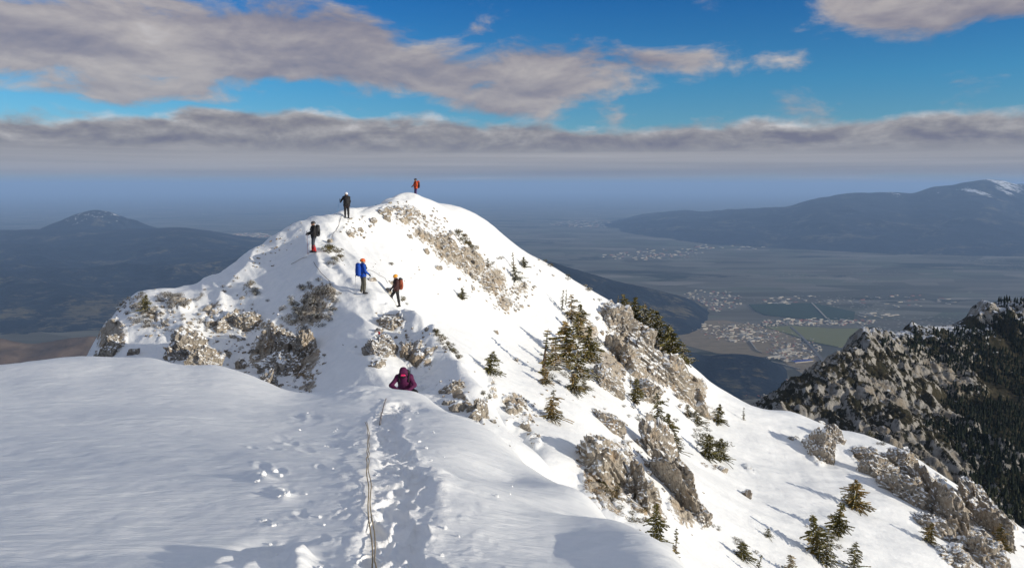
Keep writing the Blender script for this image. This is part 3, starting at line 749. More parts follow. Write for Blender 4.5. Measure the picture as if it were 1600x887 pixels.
# buildings of the town
def mat_wall(c): return material('render_wall', lambda g: g.mix(g.noise(g.geo('Position'), 1 / 9.0, 3, 0.6) * 0.3, tuple(k * 1.25 for k in c), tuple(k * 0.7 for k in c)), 0.9, 0.2)
M_W = [mat_wall((0.42, 0.38, 0.31)), mat_wall((0.34, 0.29, 0.22)), mat_wall((0.24, 0.19, 0.15))]
M_R = [material('roof_' + n, lambda g, c=c: c, 0.8, 0.2) for n, c in (('tiles', (0.26, 0.11, 0.085)), ('slate', (0.20, 0.19, 0.19)), ('sheet_white', (0.46, 0.42, 0.35)), ('sheet_blue', (0.05, 0.075, 0.25)), ('brown', (0.17, 0.12, 0.09)))]
def house_meshes(L, W, H, rh):
    l, w = L / 2, W / 2
    wall = ([(-l,-w,-12),(l,-w,-12),(l,w,-12),(-l,w,-12),(-l,-w,H),(l,-w,H),(l,w,H),(-l,w,H),(-l,0,H+rh),(l,0,H+rh)],
            [(0,1,5,4),(2,3,7,6),(1,2,6,9,5),(3,0,4,8,7)])
    o = 0.8
    roof = ([(-l-o,-w-o,H-0.3),(l+o,-w-o,H-0.3),(l+o,0,H+rh+0.4),(-l-o,0,H+rh+0.4),(l+o,w+o,H-0.3),(-l-o,w+o,H-0.3)], [(0,1,2,3),(3,2,4,5)])
    return wall, roof
HP = []
for k, (L, W, H, rh, wi, ri) in enumerate([(16,11,6,4,0,0),(20,12,7,4,1,1),(14,10,6,4,1,4),(52,15,13,2,0,2),(70,28,9,3,0,2),(18,12,6,5,2,0),(90,34,9,3,1,2)]):
    wl, rf = house_meshes(L, W, H, rh)
    HP.append((pymesh('walls', *wl, M_W[wi]), pymesh('roof', *rf, M_R[ri])))
def house(p, k, rz, name, label, cat, group=None, sc_=1.0):
    e = empty(name, (p.x, p.y, PLAIN), rz); e.scale = (sc_,) * 3
    tag(e, label, cat, group)
    mesh_obj('walls', HP[k][0], e); mesh_obj('roof', HP[k][1], e)
    return e
rr = random.Random(11)
TOWN = [  # centre px, radii px, count, kinds
 (1140,513,70,9,46,(3,4,0,1,3),'pale blocks and sheds in the upper part of town','building'),
 (1165,527,42,9,44,(3,4,6,1,4),'large pale works buildings in the middle of town','building'),
 (1232,555,38,10,46,(4,6,3,0,1),'pale factory buildings along the main road','building'),
 (1250,536,22,12,22,(1,0,5,3,4),'houses and sheds beside the main road','house'),
 (1265,503,70,5,40,(3,4,1,6,3),'pale buildings strung along the far side of the field','building'),
 (1372,493,34,4,14,(6,4,6),'wide pale sheds at the far side of the plain by the mountain','building'),
 (1220,474,20,2,8,(6,4),'white farm sheds beyond the teal field','building'),
 (1180,600,60,14,70,(0,5,2,0,1),'red and brown roofed houses of the nearer village','house'),
]
for (cx, cy, rx, ry, n, kinds, lab, cat) in TOWN:
    for i in range(n):
        a_ = rr.uniform(0, 2 * math.pi); r_ = math.sqrt(rr.random())
        p = ground_px(cx + rx * r_ * math.cos(a_), cy + ry * r_ * math.sin(a_))
        house(p, rr.choice(kinds), R(rr.choice((20, 110)) + rr.uniform(-6, 6)), cat if cat == 'house' else 'town_building', 'one of the ' + lab, cat, lab, rr.uniform(0.8, 1.2))
p = ground_px(1253, 565)
e = empty('factory_hall', (p.x, p.y, PLAIN), R(20)); tag(e, 'long factory hall with a bright blue roof in the town', 'hall')
wl, rf = house_meshes(190, 62, 11, 3); mesh_obj('walls', pymesh('walls', *wl, M_W[0]), e); mesh_obj('roof', pymesh('roof', *rf, M_R[3]), e)
wl, rf = house_meshes(70, 11, 5, 2.5); gm = (pymesh('walls', *wl, M_W[0]), pymesh('roof', *rf, M_R[2]))
for i in range(8):
    p = ground_px(1182 + i * 3.2, 529.5)
    e = empty('greenhouse', (p.x, p.y, PLAIN), R(100)); tag(e, 'one of a row of long pale greenhouses in the town', 'greenhouse', 'row of greenhouses')
    mesh_obj('walls', gm[0], e); mesh_obj('roof', gm[1], e)
# far settlements, too many and too small to tell apart
v = []; f = []; mi = []
def fbox(p, L, W, H, rz, m):
    k = len(v); c, s = math.cos(rz), math.sin(rz)
    for zz in (-8, H):
        for sx, sy in ((-1, -1), (1, -1), (1, 1), (-1, 1)):
            x_, y_ = sx * L / 2, sy * W / 2; v.append((p.x + x_ * c - y_ * s, p.y + x_ * s + y_ * c, PLAIN + zz))
    f.extend([(k, k+1, k+5, k+4), (k+1, k+2, k+6, k+5), (k+2, k+3, k+7, k+6), (k+3, k, k+4, k+7), (k+4, k+5, k+6, k+7)]); mi.extend([m] * 5)
for (cx, cy, rx, ry, n, sz) in [(1170,520,75,16,260,14),(1240,548,44,16,200,14),(1190,606,80,16,420,11),(1280,503,90,6,160,22),(1110,470,50,18,160,22),(1000,400,60,6,60,40),(930,350,70,6,150,60),(1140,385,60,5,40,60),(390,368,34,4,160,55),(1250,470,60,8,30,30),(1400,470,100,10,40,30),(1050,395,60,8,50,40)]:
    for i in range(n):
        a_ = rr.uniform(0, 2 * math.pi); r_ = math.sqrt(rr.random())
        fbox(ground_px(cx + rx * r_ * math.cos(a_), cy + ry * r_ * math.sin(a_)), sz * rr.uniform(.7, 2.4), sz * rr.uniform(.6, 1.0), rr.uniform(5, 11), R(20 + rr.choice((0, 90))), rr.randrange(5))
tag(mesh_obj('distant_settlements', pymesh('distant_settlements', v, f, [M_W[0], M_W[1], M_R[0], M_R[2], M_R[1]], mi)), 'mass of tiny houses of the towns on the plain', kind='stuff')

# ------------------------------------------------------------------ the rocky wooded mountain on the right
CR = [
 (1182,640,620),(1200,624,640),(1230,606,660),(1262,588,690),(1300,558,720),(1320,540,740),(1345,524,760),(1380,510,790),(1420,500,820),(1450,498,840),(1480,494,860),(1510,490,880),(1525,478,900),(1550,468,930),(1575,466,950),(1600,466,960),(1680,450,980),(1800,440,1000),
 (1160,660,600),(1120,700,590),(1000,820,580),
 (1182,760,760),(1262,700,830),(1345,640,900),(1450,600,980),(1600,560,1100),(1800,540,1150),(1000,900,700),
 (1262,660,560),(1345,660,560),(1420,560,720),(1450,600,660),(1500,560,760),(1550,560,760),(1600,560,780),(1700,560,780),
 (1420,680,540),(1500,680,560),(1500,640,620),(1560,640,620),(1600,640,640),(1500,740,500),(1600,740,520),(1600,820,450),(1700,820,450),(1700,700,600),(1400,760,460),(1300,760,470),(1200,760,500),(1200,860,430),(1400,900,400),(1600,900,400),(1800,800,500),
 (1262,900,1200),(1600,800,1500),(1800,700,1500),(1000,1100,1000),(1100,1000,400),
]
crag_m = Relief(CR, 0.10, 1.0, 380.0, 1500.0, 460, 330, B=0.6, reg=2e-5)
X, Y, Z = crag_m.X, crag_m.Y, crag_m.Z
big = ridged(X / 120 + Y / 300, Y / 150 - X / 300, 5, 301, 0.55)
Z += 16 * (big - 0.58) * sstep(2.2, 0.6, np.abs(crag_m.E + 0.30) * 4) 
f1, f2, cid = worley(X / 15 + 0.9 * fbm(X / 14, Y / 20, 3, 5), Y / 30 + 0.7 * fbm(X / 30, Y / 30, 3, 6), 303)
rockm = sstep(0.02, 0.30, fbm(X / 90, Y / 120, 5, 305) + 0.16 - 0.22 * sstep(250, 420, X + (Y - 700) * 0.0))
Z += rockm * (cid * 4 - 3.0 * np.exp(-((f2 - f1) / 0.16) ** 2) + 11 * ridged(X / 30, Y / 60, 6, 307, 0.64) + 5.5 * ridged(X / 9 + Y / 60, Y / 46, 5, 317, 0.62)) - 9
Z += 3.0 * fbm(X / 10, Y / 10, 5, 309, 0.65)
crag_m.sync()
def mat_crag(g):
    P = g.coord('Object'); rk = g.attr('rock'); nz = g.sep(g.geo('Normal'))[2]
    n = g.noise(g.mapping(P, (1, 0.6, 0.45), (0, R(30), 0)), 1 / 6.0, 9, 0.74); m = g.noise(P, 1 / 40.0, 7, 0.68); k = g.noise(g.mapping(P, (1, 1, 0.3)), 1 / 3.0, 8, 0.75)
    c = g.ramp(n, [(0.30, (0.09, 0.086, 0.08)), (0.46, (0.30, 0.285, 0.26)), (0.65, (0.50, 0.475, 0.43))])
    c = g.mix(m.ss(0.52, 0.66) * 0.6, c, (0.24, 0.175, 0.095))
    turf = g.mix(n.ss(0.35, 0.65), (0.030, 0.030, 0.018), (0.075, 0.062, 0.036))
    c = g.mix((rk * 0.6 + (n - 0.5) * 2.2 + (m - 0.5) * 2.4 - (nz - 0.6) * 0.9 + 0.10).ss(0.44, 0.52), turf, c)
    snow = (nz + (n - 0.5) * 1.2 + (m - 0.5) * 0.8 + g.attr('snow') * 0.20).ss(1.13, 1.22)
    c = g.mix(snow, c, (0.72, 0.75, 0.80))
    return {'Base Color': c, 'Normal': g.bump(k + n, 1.0, 3.0)}
M_CRAG = material('wooded_limestone', mat_crag, 0.95, 0.1)
snow_a = sstep(0.25, 0.19, -crag_m.E) * 1.1
tag(grid_object('rocky_mountain', X, Y, Z, M_CRAG, {'rock': rockm, 'snow': snow_a}), 'rocky mountain flank with dark spruce wood and snow ledges', kind='structure')
# conifers on it
def conifer_verts(seed, h=1.0):
    r_ = random.Random(seed); vs = [(0, 0, -0.1)]; fs = []
    for k in range(6):
        z0 = 0.08 + k * 0.15; rad = 0.20 * (1 - k / 6.6) * r_.uniform(0.8, 1.15); z1 = min(z0 + 0.26, 1.0) if k < 5 else 1.0
        b = len(vs); n = 7
        for i in range(n):
            an = i / n * 6.283 + r_.random(); q = rad * r_.uniform(0.65, 1.2)
            vs.append((q * math.cos(an), q * math.sin(an), z0 - r_.uniform(0, .04)))
        vs.append((0, 0, z1))
        for i in range(n): fs.append((b + i, b + (i + 1) % n, b + n))
    return vs, fs
def mat_needles_far(g):
    oi = g.new('ShaderNodeObjectInfo'); r_ = S(g, oi.outputs['Random']); n = g.noise(g.geo('Position'), 1 / 3.0, 4, 0.7)
    return g.mix((r_ * 0.5 + n * 0.7).ss(0.35, 0.8), (0.012, 0.017, 0.010), (0.040, 0.044, 0.022))
M_NEEDLE_FAR = material('far_spruce_needles', mat_needles_far, 0.9, 0.1)
CV = [conifer_verts(s) for s in range(5)]
CM = [pymesh('distant_spruce', v_, f_, M_NEEDLE_FAR) for v_, f_ in CV]
rt = np.random.RandomState(5)
cand = []
for i in range(26000):
    px = rt.uniform(1185, 1640); py = rt.uniform(466, 830)
    a_, e_ = ae(px, py)
    if a_ > 0.99: continue
    p = crag_m.hit(px, py)
    if p.z / p.y < e_ - 0.004: continue                        # above the skyline: sky
    dens = fbm(np.array([p.x / 70]), np.array([p.y / 70]), 4, 331)[0]
    i_ = min(int((a_ - crag_m.a[0]) / (crag_m.a[1] - crag_m.a[0])), 459); j_ = min(int((math.log(p.y) - crag_m.ly[0]) / (crag_m.ly[1] - crag_m.ly[0])), 329)
    rk = rockm[i_, j_]
    east = np.clip(max((px - 1500) / 110.0 + (py - 640) / 260.0, 0.8 - math.hypot((px - 1500) / 90.0, (py - 545) / 55.0)), -1.3, 0.9)
    if py < np.interp(px, [1180,1350,1420,1510,1550,1600], [640,530,510,505,485,480]) + 9 and px < 1560: continue
    if dens + east * 0.50 - rk * 0.30 > -0.13 + rt.uniform(-0.12, 0.12): cand.append((p.x, p.y, p.z))
rt.shuffle(cand)
keep = []; cellmap = {}
for p in cand:
    k = (int(p[0] // 2.8), int(p[1] // 2.8))
    if k in cellmap: continue
    cellmap[k] = 1; keep.append(p)
keep = keep[:6000]
keep.sort(key=lambda p: p[1])
for i, p in enumerate(keep[:300]):
    o = mesh_obj('distant_spruce', CM[i % 5]); s = 2.5 + 6.0 * rt.uniform() ** 1.6
    o.location = (p[0], p[1], p[2] - 0.3); o.scale = (s * 1.15, s * 1.15, s); o.rotation_euler = (0, 0, rt.uniform(0, 6.28))
    tag(o, 'dark spruce in the wood on the rocky mountain at right', 'tree', 'spruces on the near edge of the mountain wood')
V = []; F = []; off = 0
for i, p in enumerate(keep[300:]):
    v_, f_ = CV[i % 5]; s = 2.2 + 6.5 * rt.uniform() ** 1.8; an = rt.uniform(0, 6.28); c, s_ = math.cos(an), math.sin(an)
    q = np.array(v_); x_ = (q[:, 0] * c - q[:, 1] * s_) * s * 1.15 + p[0]; y_ = (q[:, 0] * s_ + q[:, 1] * c) * s * 1.15 + p[1]
    V.append(np.stack([x_, y_, q[:, 2] * s + p[2] - 0.3], 1)); F += [(a + off, b + off, c2 + off) for a, b, c2 in f_]; off += len(v_)
tag(mesh_obj('mountain_wood', pymesh('mountain_wood', np.concatenate(V), F, M_NEEDLE_FAR)), 'dense dark spruce wood on the rocky mountain', kind='stuff')

# ------------------------------------------------------------------ air
HZ = (-155000, 155000, -65000, 155000, PLAIN - 120, 420)
bm = bmesh.new(); bmesh.ops.create_cube(bm, size=1)
for v_ in bm.verts: v_.co = ((HZ[0] + HZ[1]) / 2 + v_.co.x * (HZ[1] - HZ[0]), (HZ[2] + HZ[3]) / 2 + v_.co.y * (HZ[3] - HZ[2]), (HZ[4] + HZ[5]) / 2 + v_.co.z * (HZ[5] - HZ[4]))
me = bpy.data.meshes.new('haze'); bm.to_mesh(me); bm.free()
mh = bpy.data.materials.new('air'); mh.use_nodes = True; g = G(mh.node_tree)
out = g.new('ShaderNodeOutputMaterial'); pv = g.new('ShaderNodeVolumePrincipled')
pv.inputs['Color'].default_value = (0.37, 0.565, 0.89, 1); pv.inputs['Density'].default_value = 2.7e-5; pv.inputs['Anisotropy'].default_value = 0.0
g.t.links.new(pv.outputs[0], out.inputs['Volume']); me.materials.append(mh)
o = mesh_obj('haze', me); tag(o, 'thin blue air haze over the basin', kind='stuff')
# ------------------------------------------------------------------ crags and stones
def crag_mesh(seed, sub=4, sharp=1.0, cols=0.0):
    """an angular limestone block: flat fracture faces, bedding steps, and clefts cut into them"""
    r_ = np.random.RandomState(seed)
    bm = bmesh.new(); bmesh.ops.create_icosphere(bm, subdivisions=sub, radius=1.0)
    co = np.array([v.co[:] for v in bm.verts]); n = co / np.linalg.norm(co, axis=1)[:, None]
    k = 9
    d = r_.normal(size=(k, 3)); d[:, 2] *= 0.6; d /= np.linalg.norm(d, axis=1)[:, None]; h = r_.uniform(0.55, 0.95, k)
    r = np.minimum(1.15, np.min(h[None] / np.maximum(n @ d.T, 1e-3), axis=1))
    p = n * r[:, None]
    # two families of blocks: joints split the rock into slabs standing at a common slant
    tl = r_.uniform(-0.5, 0.5)
    A = p[:, 0] + p[:, 2] * tl; B = p[:, 1] + p[:, 2] * 0.2; C = p[:, 2]
    wx = 0.18 * fbm(A * 2 + seed, C * 2, 3, seed); 
    ca = np.floor((A + wx) * 2.3 + r_.rand()); fa = (A + wx) * 2.3 + r_.rand() * 0
    cb = np.floor((B + wx) * 2.0 + r_.rand()); cc = np.floor((C + 0.5 * wx + 0.25 * _hash(ca, cb, seed)) * (1.6 if cols else 2.4))
    blk = _hash(ca * 7 + cc, cb * 13 + cc * 3, seed) - 0.5
    w1, w2, wid = worley(A * 4.2, B * 4.2 + C * 1.7, seed + 2)
    w3, w4, wid2 = worley(A * 9 + C * 2.0, B * 9 - C * 3.2, seed + 4)
    disp = 0.26 * blk + 0.13 * (wid - 0.5) - 0.10 * np.exp(-((w2 - w1) / 0.07) ** 2) + 0.06 * (wid2 - 0.5) - 0.04 * np.exp(-((w4 - w3) / 0.09) ** 2) + 0.05 * fbm(A * 5, B * 5 + C * 5, 4, seed)
    p = p + n * (disp * sharp)[:, None]
    for v, c in zip(bm.verts, p): v.co = c
    me = bpy.data.meshes.new('rock'); bm.to_mesh(me); bm.free()
    me.materials.append(M_ROCK)
    me.polygons.foreach_set('use_smooth', np.zeros(len(me.polygons), bool))
    me.update(); return me
CRAG = [crag_mesh(s, 5, 1.15, 1.0 if s % 2 else 0.3) for s in range(8)]
STONE = [crag_mesh(50 + s, 3, 0.9) for s in range(6)]
STONE_LOW = [crag_mesh(70 + s, 2, 0.9) for s in range(4)]
rk = random.Random(3)
def put_rock(rel, px, py, wpx, hpx, lean=0.0, mesh=None, label='', cat='crag', name='rock_outcrop', group=None, sink=0.50, depth=1.0, seed=None):
    p = rel.hit(px, py + hpx * 0.30)
    sx = wpx * p.y / FPX * 0.62; sz = hpx * p.y / FPX * 0.62
    n = rel.normal(p.x, p.y, max(0.3, sx))
    o = mesh_obj(name, mesh)
    rr_ = random.Random(int(px * 31 + py * 7))
    o.rotation_euler = (R(-14 + rr_.uniform(-8, 8)), R(lean), R(rr_.uniform(-28, 28)))
    o.scale = (sx, max(sx, sz) * 0.85 * depth, sz)
    z = p.z + sz * (0.40 - sink)
    o.location = (p.x - n.x * sx * 0.15, p.y + sx * 0.45 * depth, z)
    tag(o, label, cat, group)
    return o
OUT = [  # px, py, width, height, lean, mesh, label
 (948,650,42,40,8,5,'round grey boulder with snow in its cleft, alone on the broad slope'),
 (955,722,66,86,-14,0,'large pale crag above the lower edge of the snow crest, brown grass on its left'),
 (1003,762,58,78,-16,1,'crag with ochre grass joined to the right of the large pale crag'),
 (1030,690,40,84,-24,2,'narrow slanting rib of rock above the large pale crag'),
 (1060,745,40,88,-22,3,'lower end of the slanting rib beside the smooth snow'),
 (1092,798,36,44,-28,4,'small crag at the very foot of the slanting rib'),
 (965,500,48,44,-30,3,'rock at the top of the crag band beside the grove of spruces'),
 (998,520,44,46,-30,4,'sunlit rock in the crag band left of the skyline spruces'),
 (975,550,54,58,-35,1,'broken rock below the grove of spruces'),
 (1020,552,50,64,-36,0,'ribbed rock in the middle of the crag band'),
 (1052,585,50,70,-32,2,'ribbed pale buttress in the lower crag band'),
 (1082,600,38,66,-20,1,'tall buttress ending the crag band on the right skyline'),
 (1010,610,46,40,-35,4,'low rock under the crag band beside the thin dead spruce'),
 (942,590,40,46,-40,7,'rough rock right of the snowy spruces'),
 (1285,697,34,54,12,2,'leaning block of rock under the snow lip on the right'),
 (1305,680,22,30,-12,6,'small rock touching the leaning block'),
 (1352,706,30,28,-20,5,'brownish rock at the upper end of the long rock band'),
 (1378,735,40,38,-30,6,'rounded rock in the upper part of the long rock band'),
 (1410,722,44,34,-30,3,'flat topped rock under the right skyline'),
 (1425,762,44,60,-24,0,'ribbed rock in the middle of the long rock band'),
 (1462,760,40,74,-24,1,'tall pillar of rock in the long rock band'),
 (1492,800,40,86,-12,2,'tallest pillar of the long rock band'),
 (1455,810,40,50,-20,5,'lower block under the pillars of the long rock band'),
 (1532,778,36,66,-14,4,'pillar close to the right skyline'),
 (1562,820,34,66,-20,3,'outermost rock above the right skyline'),
 (1545,862,50,56,-10,0,'broad rock at the lower right corner'),
 (1495,872,50,40,-10,7,'low rock with ochre grass at the lower right edge'),
 (288,542,40,58,-24,2,'dark shaded crag on the left face above the snow crest'),
 (318,560,34,34,-18,6,'rock right of the dark shaded crag'),
 (178,532,34,38,10,5,'pale rock near the left end of the ridge'),
 (155,552,26,22,8,6,'lowest rock at the left end of the ridge'),
 (206,548,22,20,0,7,'small rock between the leftmost rocks'),
 (358,498,30,36,-24,1,'rock with a snow saddle on the left face'),
 (382,492,34,38,-18,5,'brown tinged rock right of the one with a snow saddle'),
 (328,504,18,16,0,6,'little round rock on the left face'),
 (432,534,30,44,-10,3,'left tower of the cluster of rocks below the frosted bushes'),
 (455,528,28,50,-6,5,'middle tower of the cluster of rocks below the frosted bushes'),
 (476,540,24,46,-4,6,'right tower of the cluster of rocks below the frosted bushes'),
 (424,566,34,36,-20,7,'brown rock at the foot of the cluster'),
 (452,568,30,40,-14,4,'grey rock at the foot of the cluster'),
 (414,590,26,30,0,1,'lowest brown rock just over the snow crest'),
 (378,568,22,26,-20,2,'small rock left of the cluster of rocks'),
 (610,498,34,30,-10,5,'smooth boulder just below the climber in the yellow helmet'),
 (592,516,16,14,0,7,'small stone with a painted red trail mark'),
 (588,544,28,28,-14,6,'rock on the left side of the nose'),
 (604,536,26,36,-20,4,'split rock on the nose above the kneeling climber'),
 (590,566,24,18,-18,3,'snow streaked rock low on the nose'),
 (636,544,16,32,10,7,'upright rock above the kneeling climber'),
 (654,556,20,24,0,6,'snowy rock above and right of the kneeling climber'),
 (672,546,18,14,-10,5,'small rock at the right of the nose'),
 (702,604,36,20,-38,5,'long brown rock on the slope right of the kneeling climber'),
 (714,634,26,26,-20,6,'rock above the right edge of the snow crest'),
 (698,628,18,14,0,7,'little rock beside the rope on the right'),
 (738,648,22,16,-30,4,'low rock at the right edge of the snow crest'),
 (752,640,16,34,-16,3,'narrow standing rock at the right edge of the snow crest'),
 (818,628,18,24,-30,2,'small dark rock left of the single spruce'),
 (822,664,20,24,-20,1,'small brown rock under the single spruce'),
 (800,640,16,20,-30,6,'brown speckled rock above the snow edge'),
 (600,330,20,16,-20,5,'rock under the summit, on its left'),
 (604,340,14,14,0,7,'lower rock under the summit, on its left'),
 (620,326,12,8,0,6,'rock right under the summit snow'),
 (640,368,9,9,0,5,'little round rock half way up under the summit'),
 (580,344,14,8,-30,4,'flat rock right of the white helmeted climber'),
 (546,364,10,12,20,3,'narrow slab below the white helmeted climber'),
 (562,358,12,8,-20,2,'little slab below the white helmeted climber'),
 (516,376,12,8,-34,7,'slab beside the climber with red gaiters'),
 (580,436,12,8,-10,6,'small boulder between the two lower climbers'),
 (612,441,10,10,0,5,'small boulder beside the yellow helmeted climber'),
 (606,452,13,12,0,7,'boulder behind the legs of the yellow helmeted climber'),
 (664,391,11,9,-20,4,'single stone on the open snow left of the scree'),
 (683,417,14,8,0,6,'pair of joined stones on the open snow'),
 (775,518,8,8,0,5,'lone stone in the middle of the broad slope'),
 (807,561,8,10,0,7,'stone on the broad slope near the shadowed twigs'),
 (1166,768,10,24,18,1,'thin dark stone on the lower slope'),
 (1238,684,8,10,0,3,'stone tuft under the snow lip'),
 (1130,733,16,14,0,6,'brown stone under the wide spruce bush'),
 (808,636,14,10,-30,4,'flat stone left of the small dark rock'),
]
OUTCROPS = {}
for i, (px, py, wp, hp, lean, mi_, lab) in enumerate(OUT):
    big_ = max(wp, hp) > 26
    rel = ridge
    o = put_rock(rel, px, py, wp, hp, lean, CRAG[mi_] if big_ else STONE[mi_ % 6], lab, 'crag' if max(wp, hp) > 44 else 'rock', 'rock_outcrop' if big_ else 'rock')
    OUTCROPS[(px, py)] = o
    if big_: o.scale = o.scale * 1.18
# painted red and white trail mark on its stone: two thin coats of paint lying on the rock face
so = OUTCROPS[(592,516)]
def patch_on(o, sz, name, mat, shape, off):
    v = []; 
    dg = bpy.context.evaluated_depsgraph_get()
    return v
# loose stones poking through: scattered over the rocky patches
STONES = [  # px, py, rx, ry, rot, n, size px, label
 (640,335,34,14,15,40,(3,8),'small limestone stone under the summit'),
 (560,358,24,14,10,22,(2.5,6),'small stone in the snow between the two upper climbers'),
 (700,382,52,20,42,90,(3,9),'frost covered stone of the scree right of the summit'),
 (745,425,46,22,52,90,(3,9),'stone of the lower scree right of the summit'),
 (790,465,26,26,60,34,(3,7),'stone between the small trees below the scree'),
 (640,420,60,24,10,10,(2,4),'tiny stone on the open snow above the yellow helmeted climber'),
 (975,530,60,46,50,60,(4,11),'stone lying in the crag band on the right skyline'),
 (1010,590,60,26,45,40,(4,10),'stone at the foot of the crag band'),
 (1000,735,90,50,45,50,(4,12),'stone lying round the large pale crag'),
 (1410,735,80,28,38,50,(4,12),'stone in the upper part of the long rock band'),
 (1500,820,80,46,45,60,(4,13),'stone in the lower part of the long rock band'),
 (820,450,24,30,60,20,(3,7),'stone beside the small spruces near the skyline'),
 (260,500,110,32,12,80,(3,8),'frosted stone on the left shoulder of the ridge'),
 (380,520,60,50,-40,60,(3,9),'stone on the left face'),
 (450,560,60,50,-40,50,(3,10),'stone round the cluster of rocks'),
 (410,400,60,18,-32,30,(2,5),'tiny stone on the windy left edge'),
 (630,545,52,30,10,34,(3,9),'stone on the nose above the kneeling climber'),
 (730,630,46,24,45,16,(3,9),'stone on the slope right of the kneeling climber'),
 (820,650,40,36,50,18,(3,8),'stone left of the single spruce'),
 (860,600,60,20,40,10,(2,5),'little stone on the broad slope below the snowy spruces'),
]
cands = []
for (px, py, rx, ry, ro, n, (s0, s1), lab) in STONES:
    cr, sr = math.cos(R(ro)), math.sin(R(ro))
    for i in range(int(n * 1.6)):
        u, v_ = rk.gauss(0, 0.55), rk.gauss(0, 0.55)
        qx = px + u * rx * cr - v_ * ry * sr; qy = py + u * rx * sr + v_ * ry * cr
        p = ridge.hit(qx, qy)
        if p.z / p.y < float(ae(qx, qy)[1]) - 0.004: continue
        spx = s0 + (s1 - s0) * rk.random() ** 2.2
        cands.append((spx, p, lab))
cands.sort(key=lambda c: -c[0])
RV = []; RF = []; roff = 0
for i, (spx, p, lab) in enumerate(cands):
    s = spx * p.y / FPX * 0.5; me_ = STONE[rk.randrange(6)] if i < 290 else STONE_LOW[rk.randrange(4)]
    loc = Vector((p.x, p.y, p.z + s * 0.1)); scl = (s * rk.uniform(.8, 1.7), s * rk.uniform(.8, 1.3), s * rk.uniform(.5, 1.1)); rot = (rk.uniform(-.4, .4), R(-25) + rk.uniform(-.4, .4), rk.uniform(0, 6.28))
    if i < 290:
        o = mesh_obj('stone', me_); o.location = loc; o.scale = scl; o.rotation_euler = rot
        tag(o, lab, 'stone', 'stones: ' + lab)
    else:
        M = Matrix.LocRotScale(loc, Euler(rot), Vector(scl)); k_ = len(RV)
        RV += [tuple(M @ v.co) for v in me_.vertices]; RF += [tuple(q + k_ for q in f.vertices) for f in me_.polygons]
tag(mesh_obj('rubble', pymesh('rubble', RV, RF, M_ROCK, smooth=True)), 'small frost shattered rubble poking through the snow all over the ridge', kind='stuff')
# clods of snow kicked out of the trench
rc = random.Random(9)
cl = [(412,742,11),(402,752,9),(430,737,9),(438,744,7),(447,772,10),(436,775,6),(414,814,7),(540,795,5),(478,772,4),(695,825,8),(715,838,6),(690,868,7),(665,700,6),(588,742,5),(655,690,6),(800,760,4),(797,772,4),(500,808,6),(506,820,5),(630,640,5),(468,672,4),(520,732,4),(480,645,4),(640,655,4)]
for k in range(16):
    t = rc.random(); q = trench_pts[2].lerp(trench_pts[-2], t)
    side = rc.choice((-1, 1)) * rc.uniform(0.28, 0.9)
    cl.append((q.x + side, q.y, rc.uniform(0.010, 0.022)))
for k, c_ in enumerate(cl):
    if c_[2] > 1: p = fore.hit(c_[0], c_[1]); s = c_[2] * p.y / FPX * 0.55
    else: p = Vector((c_[0], c_[1], fore.zat(c_[0], c_[1]))); s = c_[2]
    o = mesh_obj('snow_clod', STONE[k % 6].copy() if k < 6 else SC[k % 6])
    if k < 6:
        o.data.materials.clear(); o.data.materials.append(M_SNOW); o.data.name = 'snow_clod'
        SC = globals().setdefault('SC', {}); SC[k] = o.data
    o.location = (p.x, p.y, p.z + s * 0.25); o.scale = (s * rc.uniform(.8, 1.4), s * rc.uniform(.8, 1.2), s * rc.uniform(.5, .9)); o.rotation_euler = (0, 0, rc.uniform(0, 6.28))
    tag(o, 'clod of snow kicked loose beside the trench' if c_[2] <= 1 else 'clod of snow lying on the smooth snow crest', 'snow clod', 'snow clods by the trench' if c_[2] <= 1 else 'snow clods on the crest')

# ------------------------------------------------------------------ spruces, dwarf pines, tufts
def mat_needles(c0, c1, c2):
    def f(g):
        oi = g.new('ShaderNodeObjectInfo'); r_ = S(g, oi.outputs['Random']); P = g.geo('Position')
        n = g.noise(P, 7.0, 5, 0.7); m = g.noise(P, 1.7, 3, 0.6)
        return g.mix((m + (r_ - 0.5) * 0.35).ss(0.50, 0.72) * 0.75, g.mix(n.ss(0.35, 0.7), c0, c1), c2)
    return f
M_NEEDLE = material('spruce_needles', mat_needles((0.050, 0.050, 0.015), (0.19, 0.16, 0.045), (0.31, 0.20, 0.07)), 0.8, 0.2)
M_PINE = material('dwarf_pine_needles', mat_needles((0.050, 0.052, 0.015), (0.19, 0.17, 0.048), (0.26, 0.18, 0.065)), 0.8, 0.2)
M_FROST = material('frosted_twigs', mat_needles((0.045, 0.035, 0.018), (0.14, 0.105, 0.050), (0.25, 0.195, 0.12)), 0.85, 0.2)
M_BARK = material('bark', lambda g: g.mix(g.noise(g.geo('Position'), 12, 4, 0.6), (0.07, 0.05, 0.035), (0.16, 0.12, 0.085)), 0.9, 0.1)
M_GRASS = material('dry_grass', lambda g: g.mix(g.noise(g.geo('Position'), 9, 4, 0.7), (0.22, 0.13, 0.045), (0.42, 0.28, 0.12)), 0.9, 0.1)
def tube(path, radii, n=6):
    vs = []; fs = []
    for i, (p, r) in enumerate(zip(path, radii)):
        for k in range(n):
            an = k / n * 6.28318; vs.append((p[0] + r * math.cos(an), p[1] + r * math.sin(an), p[2]))
    for i in range(len(path) - 1):
        for k in range(n): a = i * n + k; b = i * n + (k + 1) % n; fs.append((a, b, b + n, a + n))
    return vs, fs
